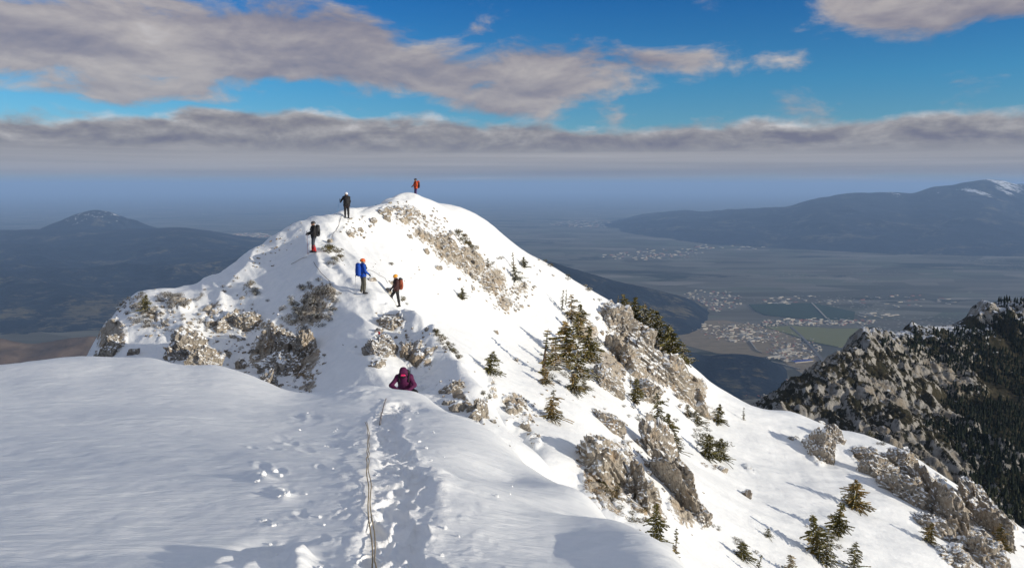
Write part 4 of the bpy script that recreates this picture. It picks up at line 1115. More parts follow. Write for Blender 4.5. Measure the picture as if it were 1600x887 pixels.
def spruce_meshes(seed, ragged=0.3, width=0.26, sparse=1.0, snow=0.15):
    r_ = random.Random(seed)
    lean = r_.uniform(-.04, .04)
    tv, tf = tube([(lean * z * z, 0, z) for z in (-0.08, 0.2, 0.5, 0.8, 1.0)], (0.022, 0.018, 0.012, 0.006, 0.002))
    V = []; F = []; SV = []; SF = []
    flag = r_.uniform(0, 6.28)
    z = 0.06
    while z < 0.985:
        prof = (1 - z) ** 0.75 * (0.62 + 0.30 * math.sin(z * 11 + seed) + 0.22 * math.sin(z * 29 + seed * 3)) + 0.03
        nb = max(4, int(8 * sparse * (0.55 + 0.6 * (1 - z))))
        for b in range(nb):
            if r_.random() < ragged * 0.45: continue
            an = r_.uniform(0, 6.283); L = width * prof * r_.uniform(0.45, 1.12) * (1 - 0.28 * ragged * math.cos(an - flag))
            dx, dy = math.cos(an), math.sin(an)
            droop = r_.uniform(0.15, 0.45); up = r_.uniform(0.0, 0.25)
            steps = max(3, int(L / 0.026)); 
            for s in range(steps):
                t = (s + 0.5) / steps; q = L * t
                px_, py_, pz_ = lean * z * z + dx * q, dy * q, z + up * q - droop * q * t
                wd = 0.040 * (1 - 0.6 * t) * r_.uniform(0.7, 1.3) * (0.55 + 0.45 * (1 - z)); ln = 0.036 * r_.uniform(0.8, 1.3)
                for sd in (-1, 1):
                    k = len(V)
                    tx, ty = dx * 0.6 - sd * dy * 0.8, dy * 0.6 + sd * dx * 0.8
                    V += [(px_ - dx * 0.012, py_ - dy * 0.012, pz_ + 0.004), (px_ + tx * wd, py_ + ty * wd, pz_ - 0.012 - r_.random() * 0.012), (px_ + dx * ln, py_ + dy * ln, pz_ - 0.004 - droop * 0.02)]
                    F.append((k, k + 1, k + 2))
                k = len(V); V += [(px_, py_, pz_ + 0.010), (px_ + dx * ln, py_ + dy * ln, pz_), (px_ + r_.uniform(-.01, .01), py_ + r_.uniform(-.01, .01), pz_ - 0.028)]
                F.append((k, k + 1, k + 2))
                if r_.random() < snow * (0.5 + t):
                    k = len(SV); ws = wd * 0.55
                    for aa in range(5):
                        SV.append((px_ + ws * math.cos(aa * 1.256) * r_.uniform(.6, 1.2), py_ + ws * math.sin(aa * 1.256) * r_.uniform(.6, 1.2), pz_ + 0.003))
                    SV.append((px_, py_, pz_ + 0.018))
                    SF += [(k + aa, k + (aa + 1) % 5, k + 5) for aa in range(5)]
        z += r_.uniform(0.018, 0.036) / sparse
    tr = pymesh('trunk', tv, tf, M_BARK, smooth=True)
    fo = pymesh('foliage', V, F, M_NEEDLE); sn = pymesh('snow_load', SV, SF, M_SNOW) if SF else None
    return tr, fo, sn
SPR = {
 'full': [spruce_meshes(s, 0.55, 0.50, 1.15, 0.16) for s in (1, 2, 3)],
 'snowy': [spruce_meshes(s, 0.7, 0.50, 0.95, 0.45) for s in (11, 12, 13)],
 'thin': [spruce_meshes(s, 0.8, 0.17, 0.6, 0.25) for s in (21, 22)],
 'bushy': [spruce_meshes(s, 0.25, 0.55, 1.25, 0.22) for s in (31, 32)],
}
def put_spruce(px, py_foot, hpx, kind, label, wf=1.0, group=None, lean=0.0, cat='tree', name='spruce', back=0.0):
    p = ridge.hit(px, py_foot)
    if back: p = Vector((p.x * (1 + back / p.y), p.y + back, 0)); p.z = ridge.zat(p.x, p.y)
    h = hpx * p.y / FPX * 0.98; wf = wf * 1.12
    i = int(px * 7 + py_foot) % len(SPR[kind]); tr, fo, sn = SPR[kind][i]
    e = empty(name, (p.x, p.y, p.z - 0.03 * h), R((px * 37) % 360)); e.scale = (h * wf, h * wf, h)
    e.rotation_euler = (0, R(lean), R((px * 37) % 360)) if lean else e.rotation_euler
    tag(e, label, cat, group)
    mesh_obj('trunk', tr, e); mesh_obj('foliage', fo, e)
    lean = lean or ((px * 13 + py_foot * 5) % 15 - 7)
    e.rotation_euler = (R(((px * 7) % 9) - 4), R(lean), R((px * 37) % 360))
    if sn: mesh_obj('snow_load', sn, e)['kind'] = 'stuff'
    return e
TREES = [  # px, foot py, height px, kind, label, width factor
 (765,582,38,'full','small lone spruce on the smooth slope right of the nose',1.35),
 (722,468,20,'full','smallest lone spruce, a little cone on the open snow below the summit',1.5),
 (803,422,30,'thin','thin little spruce left of the two below the skyline',1.3),
 (806,438,24,'snowy','bushy little spruce at the foot of the thin one',1.6),
 (819,418,18,'full','short dark spruce right of the thin little one',1.6),
 (762,418,16,'snowy','scrubby low spruce beside the scree',1.6),
 (848,585,78,'thin','tall ragged spruce at the left of the snowy grove',1.6),
 (868,578,52,'snowy','snow laden spruce second from the left in the grove',1.3),
 (886,566,72,'full','dark dense spruce in the middle of the grove',1.25),
 (902,590,60,'snowy','snow speckled spruce in front of the grove',1.25),
 (921,566,64,'full','dark spruce at the right side of the grove',1.1),
 (905,530,46,'full','dark spruce standing behind the top of the grove',1.2),
 (896,612,34,'bushy','low bushy spruce at the foot of the grove',1.2),
 (912,612,26,'snowy','small snowy spruce at the lowest end of the grove',1.5),
 (852,600,28,'bushy','low olive spruce bush under the tall ragged spruce',1.0),
 (893,500,44,'snowy','frosted spruce above the grove, pointed top',1.2),
 (878,484,34,'thin','bare topped thin spruce above the grove',1.2),
 (884,476,26,'thin','thinnest dead topped spruce above the grove',0.9),
 (908,506,34,'full','small dark spruce right above the grove',1.3),
 (966,478,18,'thin','little spruce at the start of the skyline row',1.3),
 (978,490,34,'full','brownish spruce in the skyline row',1.4),
 (992,500,40,'full','broad dark spruce in the skyline row',1.4),
 (1005,512,42,'snowy','frosted spruce in the middle of the skyline row',1.5),
 (1018,520,44,'snowy','frosted spruce right of the middle of the skyline row',1.4),
 (1028,530,50,'full','slim spruce near the right end of the skyline row',1.1),
 (1052,568,66,'full','tallest spruce at the right end of the skyline row',1.15),
 (1042,548,46,'snowy','snow dusted spruce left of the tallest skyline spruce',1.4),
 (1068,566,34,'snowy','smaller spruce outside the tallest skyline spruce',1.4),
 (862,654,50,'snowy','single dark spruce above the lower crag, snow on its boughs',1.3),
 (860,655,36,'full','dense inner crown beside the single dark spruce',1.0),
 (992,630,44,'full','spruce leaning on the slanting rib',1.0),
 (985,606,30,'thin','dead thin spruce against the crag band',0.8),
 (1028,668,62,'snowy','spruce on the upper slanting rib',1.0),
 (1045,690,50,'full','dark spruce below the one on the slanting rib',1.1),
 (1056,706,34,'snowy','spruce at the lower end of the rib row',1.4),
 (1105,716,44,'bushy','wide bushy spruce over a brown ledge, its left half',1.2),
 (1124,718,40,'bushy','wide bushy spruce over a brown ledge, its right half',1.1),
 (1122,660,34,'full','small olive spruce above the wide bushy one',1.2),
 (1090,664,28,'snowy','snowy spruce left of the small olive one',1.5),
 (1076,652,24,'snowy','smaller snowy spruce under the crag band end',1.5),
 (1162,656,22,'thin','tiny frosted twig of a spruce under the low saddle',1.3),
 (1335,792,56,'full','solitary spruce on the lower slope with a long shadow',1.35),
 (1308,836,62,'full','spruce behind the front pair on the lower slope',1.1),
 (1278,868,74,'full','left spruce of the front pair on the lower slope',1.1),
 (1290,880,50,'snowy','right spruce of the front pair on the lower slope',1.2),
 (1333,895,62,'snowy','pale frosted spruce at the bottom edge of the picture',0.9),
 (1236,900,42,'snowy','brownish spruce cut by the bottom edge',1.2),
 (1182,902,44,'thin','thin spruce cut by the bottom edge',1.4),
 (1055,876,62,'thin','thin snowy spruce standing against the snow crest edge',1.0),
 (1024,846,70,'full','dark spruce in front of the foot of the large pale crag',0.9),
 (1450,846,36,'full','small dark spruce against the long rock band',1.4),
 (1566,858,48,'full','slim spruce at the rocks near the right edge',0.9),
 (1360,676,12,'snowy','tiny spruce poking over the right skyline',1.8),
 (226,486,28,'full','small dark spruce near the left end of the ridge',1.3),
 (1200,838,16,'snowy','little tuft like spruce on the lower slope',1.8),
 (1160,872,36,'bushy','low bushy spruce at the bottom edge',1.2),
]
for t in TREES: put_spruce(*t)

def bush_meshes(seed, n=46, flat=0.5, long_=1.0):
    """dwarf pine: stems rising from one root, each ending in a brush of needles"""
    r_ = random.Random(seed); V = []; F = []; TV = []; TF = []; SV = []; SF = []
    for i in range(n):
        an = r_.uniform(0, 6.283); q = math.sqrt(r_.random()); 
        tip = Vector((math.cos(an) * q, math.sin(an) * q, (1 - q * q) * flat * r_.uniform(.6, 1.2) + 0.10 + r_.random() * .12))
        k = len(TV); w_ = 0.018
        TV += [(w_, 0, -0.1), (-w_, w_, -0.1), (0, -w_, -0.1), (tip.x, tip.y, tip.z)]; TF += [(k, k+1, k+3), (k+1, k+2, k+3), (k+2, k, k+3)]
        for j in range(3):
            c = tip * r_.uniform(.75, 1.0) + Vector((r_.uniform(-.06, .06), r_.uniform(-.06, .06), r_.uniform(-.05, .04)))
            for m in range(9):
                a2 = r_.uniform(0, 6.283); el_ = r_.uniform(0.1, 1.4); l = r_.uniform(0.07, 0.13) * long_
                d = Vector((math.cos(a2) * math.cos(el_), math.sin(a2) * math.cos(el_), math.sin(el_)))
                s = Vector((-math.sin(a2), math.cos(a2), r_.uniform(-.3, .3))) * 0.016
                k = len(V); V += [c + s, c - s, c + d * l]; F.append((k, k + 1, k + 2))
            if r_.random() < 0.4:
                k = len(SV)
                for aa in range(5): SV.append((c.x + 0.06 * math.cos(aa * 1.256) * r_.uniform(.5, 1.2), c.y + 0.06 * math.sin(aa * 1.256) * r_.uniform(.5, 1.2), c.z + 0.03))
                SV.append((c.x, c.y, c.z + 0.075)); SF += [(k + aa, k + (aa + 1) % 5, k + 5) for aa in range(5)]
    return V, F, TV, TF, SV, SF
BM = {}
for nm, mat_, n_ in (('pine', M_PINE, 46), ('frost', M_FROST, 40), ('grass', M_GRASS, 26)):
    BM[nm] = []
    for s in range(3):
        V_, F_, TV, TF, SV, SF = bush_meshes(100 + s * 7 + n_, n_, 0.5 if nm != 'grass' else 0.25, 1.0 if nm != 'grass' else 1.6)
        BM[nm].append((pymesh('foliage', V_, F_, mat_), pymesh('stems', TV, TF, M_BARK), pymesh('snow_load', SV, SF, M_SNOW)))
bk = random.Random(21)
def put_bush(px, py, wpx, kind, label, group, snow=True, hf=1.3):
    p = ridge.hit(px, py)
    if p.z / p.y < float(ae(px, py)[1]) - 0.003: p = ridge.hit(px, py + 6)
    s = wpx * p.y / FPX * 0.5
    fo, st, sn = BM[kind][bk.randrange(3)]
    e = empty({'pine': 'dwarf_pine', 'frost': 'frosted_shrub', 'grass': 'grass_tuft'}[kind], (p.x, p.y, p.z - 0.04 * s), bk.uniform(0, 6.28)); e.scale = (s, s, s * hf * bk.uniform(.8, 1.2))
    tag(e, label, {'pine': 'bush', 'frost': 'bush', 'grass': 'grass tuft'}[kind], group)
    mesh_obj('foliage', fo, e); mesh_obj('stems', st, e)
    if snow: mesh_obj('snow_load', sn, e)['kind'] = 'stuff'
    return e
BUSH = [  # px, py, rx, ry, rot, n, (size px), kind, label, snow
 (522,396,17,10,35,16,(10,16),'pine','olive dwarf pine beside the climber with red gaiters',False),
 (520,410,12,7,10,5,(8,12),'pine','small dwarf pine above the blue jacketed climber',True),
 (613,413,4,4,0,2,(6,9),'pine','tiny dwarf pine tuft above the yellow helmeted climber',True),
 (726,376,21,6,42,18,(8,14),'pine','dark dwarf pine on the snow right of the summit',False),
 (775,412,9,12,60,4,(7,12),'pine','dwarf pine beside the scree below the summit',True),
 (632,472,14,4,38,6,(7,11),'pine','dwarf pine behind the yellow helmeted climber',False),
 (694,536,36,5,47,26,(9,14),'pine','dwarf pine in the long row down the edge of the nose',False),
 (757,617,16,5,52,7,(7,11),'pine','dwarf pine in the short row under the nose',False),
 (485,480,50,36,-38,46,(8,15),'frost','frosted scrub on the rocks above the cluster of towers',True),
 (490,476,46,32,-38,30,(8,14),'pine','snow flecked dwarf pine on the rocks above the cluster of towers',True),
 (505,465,26,12,-10,14,(9,15),'frost','frosted scrub below the crest path',True),
 (470,600,14,22,-20,10,(7,11),'frost','frosted scrub low on the left face',True),
 (272,470,28,13,10,26,(9,15),'frost','frosted shrub on the left shoulder',True),
 (220,490,34,22,20,34,(8,14),'frost','frosted shrub near the left end of the ridge',True),
 (275,505,54,14,8,26,(6,11),'frost','low frosted twigs under the left shoulder',True),
 (394,452,17,8,20,8,(8,13),'pine','dwarf pine in the middle of the left face',True),
 (335,455,60,8,-22,12,(5,9),'frost','small frosted tuft along the left skyline',True),
 (222,470,8,10,0,4,(9,14),'pine','dark dwarf pine near the left end of the ridge',False),
 (405,520,70,50,-40,16,(5,9),'frost','little frosted tuft on the left face',True),
 (585,545,30,20,0,6,(5,8),'frost','little frosted tuft on the nose',True),
 (920,745,12,40,-20,14,(9,15),'grass','rusty brown grass tuft on the left of the large pale crag',False),
 (985,710,22,20,30,8,(7,12),'grass','ochre grass tuft on top of the large pale crag',False),
 (1012,790,16,30,-20,7,(7,12),'grass','ochre grass tuft between the lower crags',False),
 (1105,730,14,6,10,4,(8,13),'grass','brown grass under the wide bushy spruce',False),
 (1410,760,60,18,40,12,(7,13),'grass','ochre grass tuft in the long rock band',False),
 (1510,860,40,20,20,10,(7,13),'grass','ochre grass tuft among the rocks at the lower right',False),
 (985,545,40,30,50,8,(6,11),'grass','ochre grass tuft in the crag band by the skyline',False),
 (960,775,30,14,40,9,(12,18),'pine','olive dwarf pine along the foot of the large pale crag',False),
 (1000,815,18,22,40,7,(12,18),'pine','dark dwarf pine between the crag and the snow crest',False),
 (1165,855,22,9,40,6,(9,14),'pine','dwarf pine low on the slope at the bottom',True),
 (1130,835,26,5,40,4,(7,10),'pine','small dwarf pine row above the bottom edge',True),
 (1238,686,6,5,0,2,(9,12),'frost','frosted tuft under the snow lip',True),
 (1362,668,5,3,0,2,(9,12),'pine','olive dwarf pine on the right skyline',False),
 (856,411,5,3,20,2,(7,10),'pine','dwarf pine tuft on the right skyline below the summit',False),
 (886,434,7,4,30,2,(8,11),'pine','lower dwarf pine tuft on the right skyline',False),
 (918,451,12,4,30,4,(8,12),'pine','dwarf pine clump on the right skyline before the spruces',True),
 (948,478,18,8,40,5,(9,13),'frost','frosted shrub at the top of the crag band',True),
 (1010,520,40,14,42,10,(10,15),'pine','dwarf pine filling the gaps of the skyline spruce row',True),
 (888,575,36,36,0,22,(10,17),'pine','dwarf pine between the spruces of the grove',True),
 (818,632,10,14,-30,4,(7,10),'frost','brown twigs left of the single dark spruce',False),
 (790,635,10,10,-30,3,(6,9),'frost','twigs above the edge of the snow crest',False),
 (1090,655,30,10,40,6,(7,11),'pine','dwarf pine under the end of the crag band',True),
 (1560,862,14,14,0,4,(9,13),'pine','dwarf pine near the lower right corner',True),
 (1000,640,40,24,45,12,(6,11),'pine','small dwarf pine among the rocks above the slanting rib',True),
 (1045,668,40,16,45,12,(7,12),'pine','dwarf pine along the slanting rib',True),
 (1100,690,34,22,30,10,(8,13),'pine','dwarf pine round the wide bushy spruce',True),
 (1300,835,44,30,10,9,(6,11),'pine','little dwarf pine between the spruces of the lower slope',True),
 (1395,715,50,20,35,12,(6,10),'pine','little dwarf pine in the upper part of the long rock band',True),
 (1515,830,50,40,45,14,(6,11),'pine','little dwarf pine in the lower part of the long rock band',True),
 (700,395,50,18,42,12,(4,8),'grass','tan grass tips in the scree right of the summit',False),
 (770,450,30,26,50,9,(4,8),'grass','tan grass tips in the lower scree',False),
 (450,585,46,30,-40,14,(5,9),'grass','brown grass tips round the cluster of rocks',True),
 (370,505,44,20,-30,12,(5,8),'grass','brown grass tips on the left face',True),
 (905,560,30,40,30,16,(14,22),'pine','tall dwarf pine in the heart of the grove',True),
 (862,585,16,22,0,7,(12,18),'pine','dwarf pine round the foot of the tall ragged spruce',True),
 (1000,512,34,12,42,9,(14,20),'pine','tall dwarf pine in the left part of the skyline row',False),
 (1042,548,26,14,50,8,(14,20),'pine','tall dwarf pine in the right part of the skyline row',True),
 (1112,695,26,14,10,9,(14,20),'pine','tall dwarf pine clump above the brown ledge',False),
 (1290,855,24,22,0,7,(12,18),'pine','dwarf pine round the front pair of spruces',False),
 (1334,778,14,10,0,4,(12,16),'pine','dwarf pine round the foot of the solitary spruce',False),
 (1035,690,20,50,-25,12,(8,13),'grass','ochre grass tuft along the slanting rib',False),
 (935,720,16,34,-20,12,(10,15),'grass','rusty grass tuft spilling down the large pale crag',False),
 (610,320,30,6,0,5,(3,5),'frost','tiny twigs under the summit',False),
]
for (px, py, rx, ry, ro, n, (s0, s1), kind, lab, sn) in BUSH:
    cr, sr = math.cos(R(ro)), math.sin(R(ro))
    for i in range(n):
        u = math.sqrt(bk.random()); an = bk.uniform(0, 6.28); u, v_ = u * math.cos(an), u * math.sin(an)
        put_bush(px + u * rx * cr - v_ * ry * sr, py + u * rx * sr + v_ * ry * cr, bk.uniform(s0, s1) * 1.2, kind, lab, lab + ', several' if n > 1 else None, sn)
# ------------------------------------------------------------------ figures: smooth-union bodies meshed by surface nets
def field_mesh(name, segs, vox, k, mat, boxes=()):
    A = np.array([s[0] for s in segs], float).reshape(-1, 3); B = np.array([s[1] for s in segs], float).reshape(-1, 3)
    r0 = np.array([s[2] for s in segs], float); r1 = np.array([s[3] for s in segs], float)
    lo = []; hi = []
    for s in segs:
        m = max(s[2], s[3]) + 2.5 * vox + k
        lo += [np.minimum(s[0], s[1]) - m]; hi += [np.maximum(s[0], s[1]) + m]
    for c, h, r in boxes:
        lo += [np.array(c) - h - 3 * vox]; hi += [np.array(c) + h + 3 * vox]
    lo = np.min(lo, 0); hi = np.max(hi, 0)
    n = np.ceil((hi - lo) / vox).astype(int) + 1
    gx, gy, gz = [lo[i] + np.arange(n[i]) * vox for i in range(3)]
    P = np.stack(np.meshgrid(gx, gy, gz, indexing='ij'), -1)
    acc = np.zeros(P.shape[:3])
    for a, b, ra, rb in zip(A, B, r0, r1):
        ab = b - a; L = ab @ ab + 1e-12
        t = np.clip(((P - a) @ ab) / L, 0, 1)
        d = np.linalg.norm(P - a - t[..., None] * ab, axis=-1) - (ra + t * (rb - ra))
        acc += np.exp(-np.clip(d / k, -40, 40))
    for c, h, r in boxes:
        q = np.abs(P - np.array(c)) - (np.array(h) - r)
        d = np.linalg.norm(np.maximum(q, 0), axis=-1) + np.minimum(q.max(-1), 0) - r
        acc += np.exp(-np.clip(d / k, -40, 40))
    F = -k * np.log(acc + 1e-30)
    s = F < 0
    cells = np.zeros(tuple(n - 1), int) - 1
    cnt = sum(s[i:n[0]-1+i, j:n[1]-1+j, l:n[2]-1+l].astype(int) for i in (0, 1) for j in (0, 1) for l in (0, 1))
    act = np.argwhere((cnt > 0) & (cnt < 8)); cells[tuple(act.T)] = np.arange(len(act))
    pos = np.zeros((len(act), 3)); w_ = np.zeros(len(act))
    cs = [(i, j, l) for i in (0, 1) for j in (0, 1) for l in (0, 1)]
    for u in cs:
        for ax in range(3):
            if u[ax]: continue
            v = list(u); v[ax] = 1
            fa = F[tuple((act + u).T)]; fb = F[tuple((act + v).T)]
            x = (fa < 0) != (fb < 0); t = np.where(x, fa / (fa - fb + 1e-12), 0)
            q = np.array(u, float) + 0 * pos; q[:, ax] += t
            pos += q * x[:, None]; w_ += x
    pos = (act + pos / np.maximum(w_, 1)[:, None]) * vox + lo
    faces = []
    for ax in range(3):
        b1, b2 = [(1, 2), (2, 0), (0, 1)][ax]
        sl0 = [slice(None)] * 3; sl1 = [slice(None)] * 3; sl0[ax] = slice(0, -1); sl1[ax] = slice(1, None)
        e = np.argwhere(s[tuple(sl0)] != s[tuple(sl1)])
        ok = (e[:, b1] > 0) & (e[:, b2] > 0) & (e[:, b1] < n[b1] - 1) & (e[:, b2] < n[b2] - 1); e = e[ok]
        d1 = np.zeros(3, int); d1[b1] = 1; d2 = np.zeros(3, int); d2[b2] = 1
        q = np.stack([cells[tuple((e - d1 - d2).T)], cells[tuple((e - d2).T)], cells[tuple(e.T)], cells[tuple((e - d1).T)]], 1)
        inside = s[tuple(e.T)]; q[~inside] = q[~inside][:, ::-1]
        faces.append(q)
    q = np.concatenate(faces)
    me = bpy.data.meshes.new(name); me.from_pydata(pos.tolist(), [], q.tolist()); me.materials.append(mat)
    me.polygons.foreach_set('use_smooth', np.ones(len(me.polygons), bool)); me.update(); return me

def cloth(name, c, bump=0.5):
    return material(name, lambda g: {'Base Color': g.mix(g.noise(g.coord('Object'), 30, 4, 0.6) * 0.5, c, tuple(x * 0.55 for x in c)),
                                     'Normal': g.bump(g.noise(g.coord('Object'), 22, 4, 0.6, 0.8), bump, 0.02)}, 0.75, 0.3)
def gloss(name, c, r=0.3): return material(name, lambda g: c, r, 0.5)
M_SKIN = cloth('skin', (0.50, 0.30, 0.21), 0.1)
M_EYE = gloss('eye', (0.02, 0.02, 0.02), 0.2)
M_BLACK = cloth('black_fabric', (0.015, 0.015, 0.018)); M_DGREY = cloth('charcoal_fabric', (0.045, 0.047, 0.052))
M_NAVY = cloth('navy_fabric', (0.022, 0.026, 0.055)); M_SLATE = cloth('slate_fabric', (0.055, 0.062, 0.080)); M_RED = cloth('red_fabric', (0.50, 0.025, 0.030))
M_ORANGE = cloth('orange_red_fabric', (0.62, 0.085, 0.025)); M_VIOLET = cloth('violet_fabric', (0.065, 0.040, 0.13)); M_BLUE = cloth('blue_fabric', (0.010, 0.07, 0.42))
M_PLUM = cloth('plum_fabric', (0.085, 0.008, 0.055)); M_MAROON = cloth('dark_maroon_fabric', (0.055, 0.022, 0.022)); M_RUST = cloth('rust_fabric', (0.27, 0.065, 0.030)); M_KHAKI = cloth('khaki_fabric', (0.10, 0.095, 0.075))
M_HWHITE = gloss('white_helmet', (0.75, 0.76, 0.78)); M_HORANGE = gloss('orange_helmet', (0.72, 0.13, 0.015)); M_HYEL = gloss('yellow_helmet', (0.80, 0.33, 0.015)); M_HDARK = gloss('dark_helmet', (0.035, 0.03, 0.03))
M_PINK = gloss('pink_lens', (0.75, 0.02, 0.14), 0.15); M_METAL = gloss('aluminium', (0.35, 0.36, 0.38)); M_POLEBLUE = gloss('blue_pole', (0.10, 0.30, 0.60)); M_POLERED = gloss('red_pole', (0.55, 0.04, 0.04)); M_RUBBER = gloss('rubber', (0.02, 0.02, 0.02), 0.7)

STAND = dict(pel=(0, 0, .96), chest=(0, .01, 1.28), neck=(0, .01, 1.47), head=(0, -.02, 1.61),
             shL=(.18, .01, 1.42), elL=(.25, .03, 1.15), wrL=(.24, -.05, .92), shR=(-.18, .01, 1.42), elR=(-.25, .03, 1.15), wrR=(-.24, -.05, .92),
             hiL=(.095, 0, .92), knL=(.11, -.03, .50), anL=(.11, .02, .10), hiR=(-.095, 0, .92), knR=(-.11, -.03, .50), anR=(-.11, .02, .10), look=0.0, nod=0.0)
def V3(p): return np.array(p, float)
def figure(pose, loc, rz, scale, spec, label, cat='person'):
    J = dict(STAND); J.update(pose); j = {k: (V3(v) if isinstance(v, tuple) else v) for k, v in J.items()}
    root = empty('person', loc, rz); root.scale = (scale,) * 3
    tag(root, label, 'person', None)
    hd = j['head']; lk = j['look']; nod = j['nod']
    def hp(x, y, z):                      # point in head space; y<0 is forward, look turns the head, nod bows it
        y, z = y * math.cos(nod) - z * math.sin(nod) * -1 * -1, y * math.sin(nod) + z * math.cos(nod)
        x, y = x * math.cos(lk) - y * math.sin(lk), x * math.sin(lk) + y * math.cos(lk)
        return hd + np.array([x, y, z])
    head = [(hp(0, .012, .025), hp(0, .012, .03), .094, .094), (hp(0, -.02, -.045), hp(0, -.045, -.075), .060, .040), (hp(0, -.085, .0), hp(0, -.105, -.025), .012, .014),
            (hp(.092, .01, -.01), hp(.094, .015, .015), .014, .014), (hp(-.092, .01, -.01), hp(-.094, .015, .015), .014, .014), (hp(0, -.088, -.05), hp(0, -.09, -.052), .012, .012)]
    def torso(g):
        c = j['chest']; p = j['pel']; s = (j['shL'] + j['shR']) / 2
        return [(p, c, .135 + g, .150 + g), (c, s, .150 + g, .115 + g), (j['shL'], j['shR'], .066 + g, .066 + g), (j['hiL'], j['hiR'], .105 + g, .105 + g),
                (p + (.05, 0, 0), c + (.06, 0, 0), .115 + g, .12 + g), (p - (.05, 0, 0), c - (.06, 0, 0), .115 + g, .12 + g)]
    def arm(sd, g): return [(j['sh' + sd], j['el' + sd], .055 + g, .043 + g), (j['el' + sd], j['wr' + sd], .043 + g, .031 + g)]
    def leg(sd, g): return [(j['hi' + sd], j['kn' + sd], .088 + g, .060 + g), (j['kn' + sd], j['an' + sd] * .45 + j['kn' + sd] * .55, .058 + g, .058 + g), (j['an' + sd] * .45 + j['kn' + sd] * .55, j['an' + sd], .056 + g, .040 + g)]
    def hand(sd, g):
        w_ = j['wr' + sd]; d = w_ - j['el' + sd]; d = d / np.linalg.norm(d); side = np.cross(d, (0, 0, 1.0)); side = side / (np.linalg.norm(side) + 1e-6); up_ = np.cross(side, d)
        out = [(w_ + d * .02, w_ + d * .07, .030 + g, .034 + g), (w_ + d * .06 + side * .022, w_ + d * .06 - side * .022, .020 + g, .020 + g)]
        for q, ln in zip((-1.5, -.5, .5, 1.5), (.058, .070, .066, .052)):
            a = w_ + d * .085 + side * q * .017; b = a + d * ln * .55 - up_ * .012; c = b + d * ln * .25 - up_ * .030
            out += [(a, b, .0095 + g, .009 + g), (b, c, .009 + g, .008 + g)]
        a = w_ + d * .035 + side * .030; b = a + side * .024 + d * .030 - up_ * .012; out += [(a, b, .012 + g, .011 + g), (b, b + d * .026 - up_ * .012, .011 + g, .009 + g)]
        return out
    def foot(sd):
        a = j['an' + sd]; return [(a, a + (0, -.02, -.05), .036, .036), (a + (0, .03, -.06), a + (0, -.13, -.07), .034, .028)]
    nk = [(j['neck'] - (0, 0, .05), hp(0, .02, -.05), .052, .050)]
    body = head + nk + torso(-.012) + arm('L', -.004) + arm('R', -.004) + leg('L', -.006) + leg('R', -.006) + hand('L', 0) + hand('R', 0) + foot('L') + foot('R')
    mesh_obj('body', field_mesh('body', body, .0125, .010, M_SKIN), root)
    jk = torso(.020) + arm('L', .016) + arm('R', .016) + [(j['neck'] - (0, 0, .03), j['neck'] + (0, 0, .02), .070, .068)]
    jk += [(j['pel'] - (0.05, 0, .05), j['pel'] + (0.05, 0, -.05), .135, .135)]
    mesh_obj('jacket', field_mesh('jacket', jk, .018, .016, spec['jacket']), root)
    tr = leg('L', .016) + leg('R', .016) + [(j['hiL'], j['hiR'], .122, .122), (j['pel'], j['pel'] + (0, 0, .02), .13, .13)]
    mesh_obj('trousers', field_mesh('trousers', tr, .018, .014, spec['trousers']), root)
    for sd in 'LR':
        a = j['an' + sd]
        bt = [(a + (0, .005, .06), a + (0, 0, -.02), .056, .054), (a + (0, .04, -.055), a + (0, -.06, -.055), .046, .046), (a + (0, -.06, -.055), a + (0, -.165, -.065), .046, .036)]
        b = mesh_obj('boot', field_mesh('boot', bt, .015, .010, spec.get('boots', M_BLACK)), root)
        mesh_obj('glove', field_mesh('glove', hand(sd, .006) + [(j['wr' + sd] - (j['wr' + sd] - j['el' + sd]) * .15, j['wr' + sd], .044, .040)], .010, .007, spec.get('gloves', M_BLACK)), root)
        if spec.get('gaiters'):
            k_ = j['kn' + sd]; mesh_obj('gaiter', field_mesh('gaiter', [(k_ * .72 + a * .28, k_ * .4 + a * .6, .078, .080), (k_ * .4 + a * .6, a, .080, .066)], .016, .010, spec['gaiters']), root)
    ey = field_mesh('eyes', [(hp(.032, -.086, .018), hp(.032, -.088, .018), .010, .010), (hp(-.032, -.086, .018), hp(-.032, -.088, .018), .010, .010)], .006, .004, M_EYE)
    mesh_obj('eyes', ey, root)
    if spec.get('helmet'):
        vs = []; fs = []; N = 20; rows = 7
        for i in range(rows + 1):
            ph = (i / rows) * R(96); rr_ = math.sin(ph); zz = math.cos(ph)
            for q in range(N):
                an = q / N * 6.28318; fl = 1.0 + (0.05 * math.cos(an * 5) if i < rows - 1 else 0) * 0.3
                vs.append(hp(.122 * rr_ * math.sin(an) * fl, .018 - .138 * rr_ * math.cos(an) * fl, .045 + .118 * zz - (0.02 if (i == rows) else 0)))
        for i in range(rows):
            for q in range(N): a = i * N + q; b = i * N + (q + 1) % N; fs.append((a, b, b + N, a + N))
        n0 = len(vs)
        for q in range(N): vs.append(hp(.108 * math.sin(q / N * 6.28318), .018 - .122 * math.cos(q / N * 6.28318), .025)); 
        for q in range(N): a = rows * N + q; b = rows * N + (q + 1) % N; fs.append((a, b, n0 + (q + 1) % N, n0 + q))
        hm = mesh_obj('helmet', pymesh('helmet', vs, fs, spec['helmet'], smooth=True), root)
        st = field_mesh('chin_strap', [(hp(.095, 0, .0), hp(.05, -.05, -.115), .008, .008), (hp(-.095, 0, .0), hp(-.05, -.05, -.115), .008, .008), (hp(.05, -.05, -.115), hp(-.05, -.05, -.115), .008, .008)], .008, .004, M_BLACK)
        mesh_obj('chin_strap', st, hm)
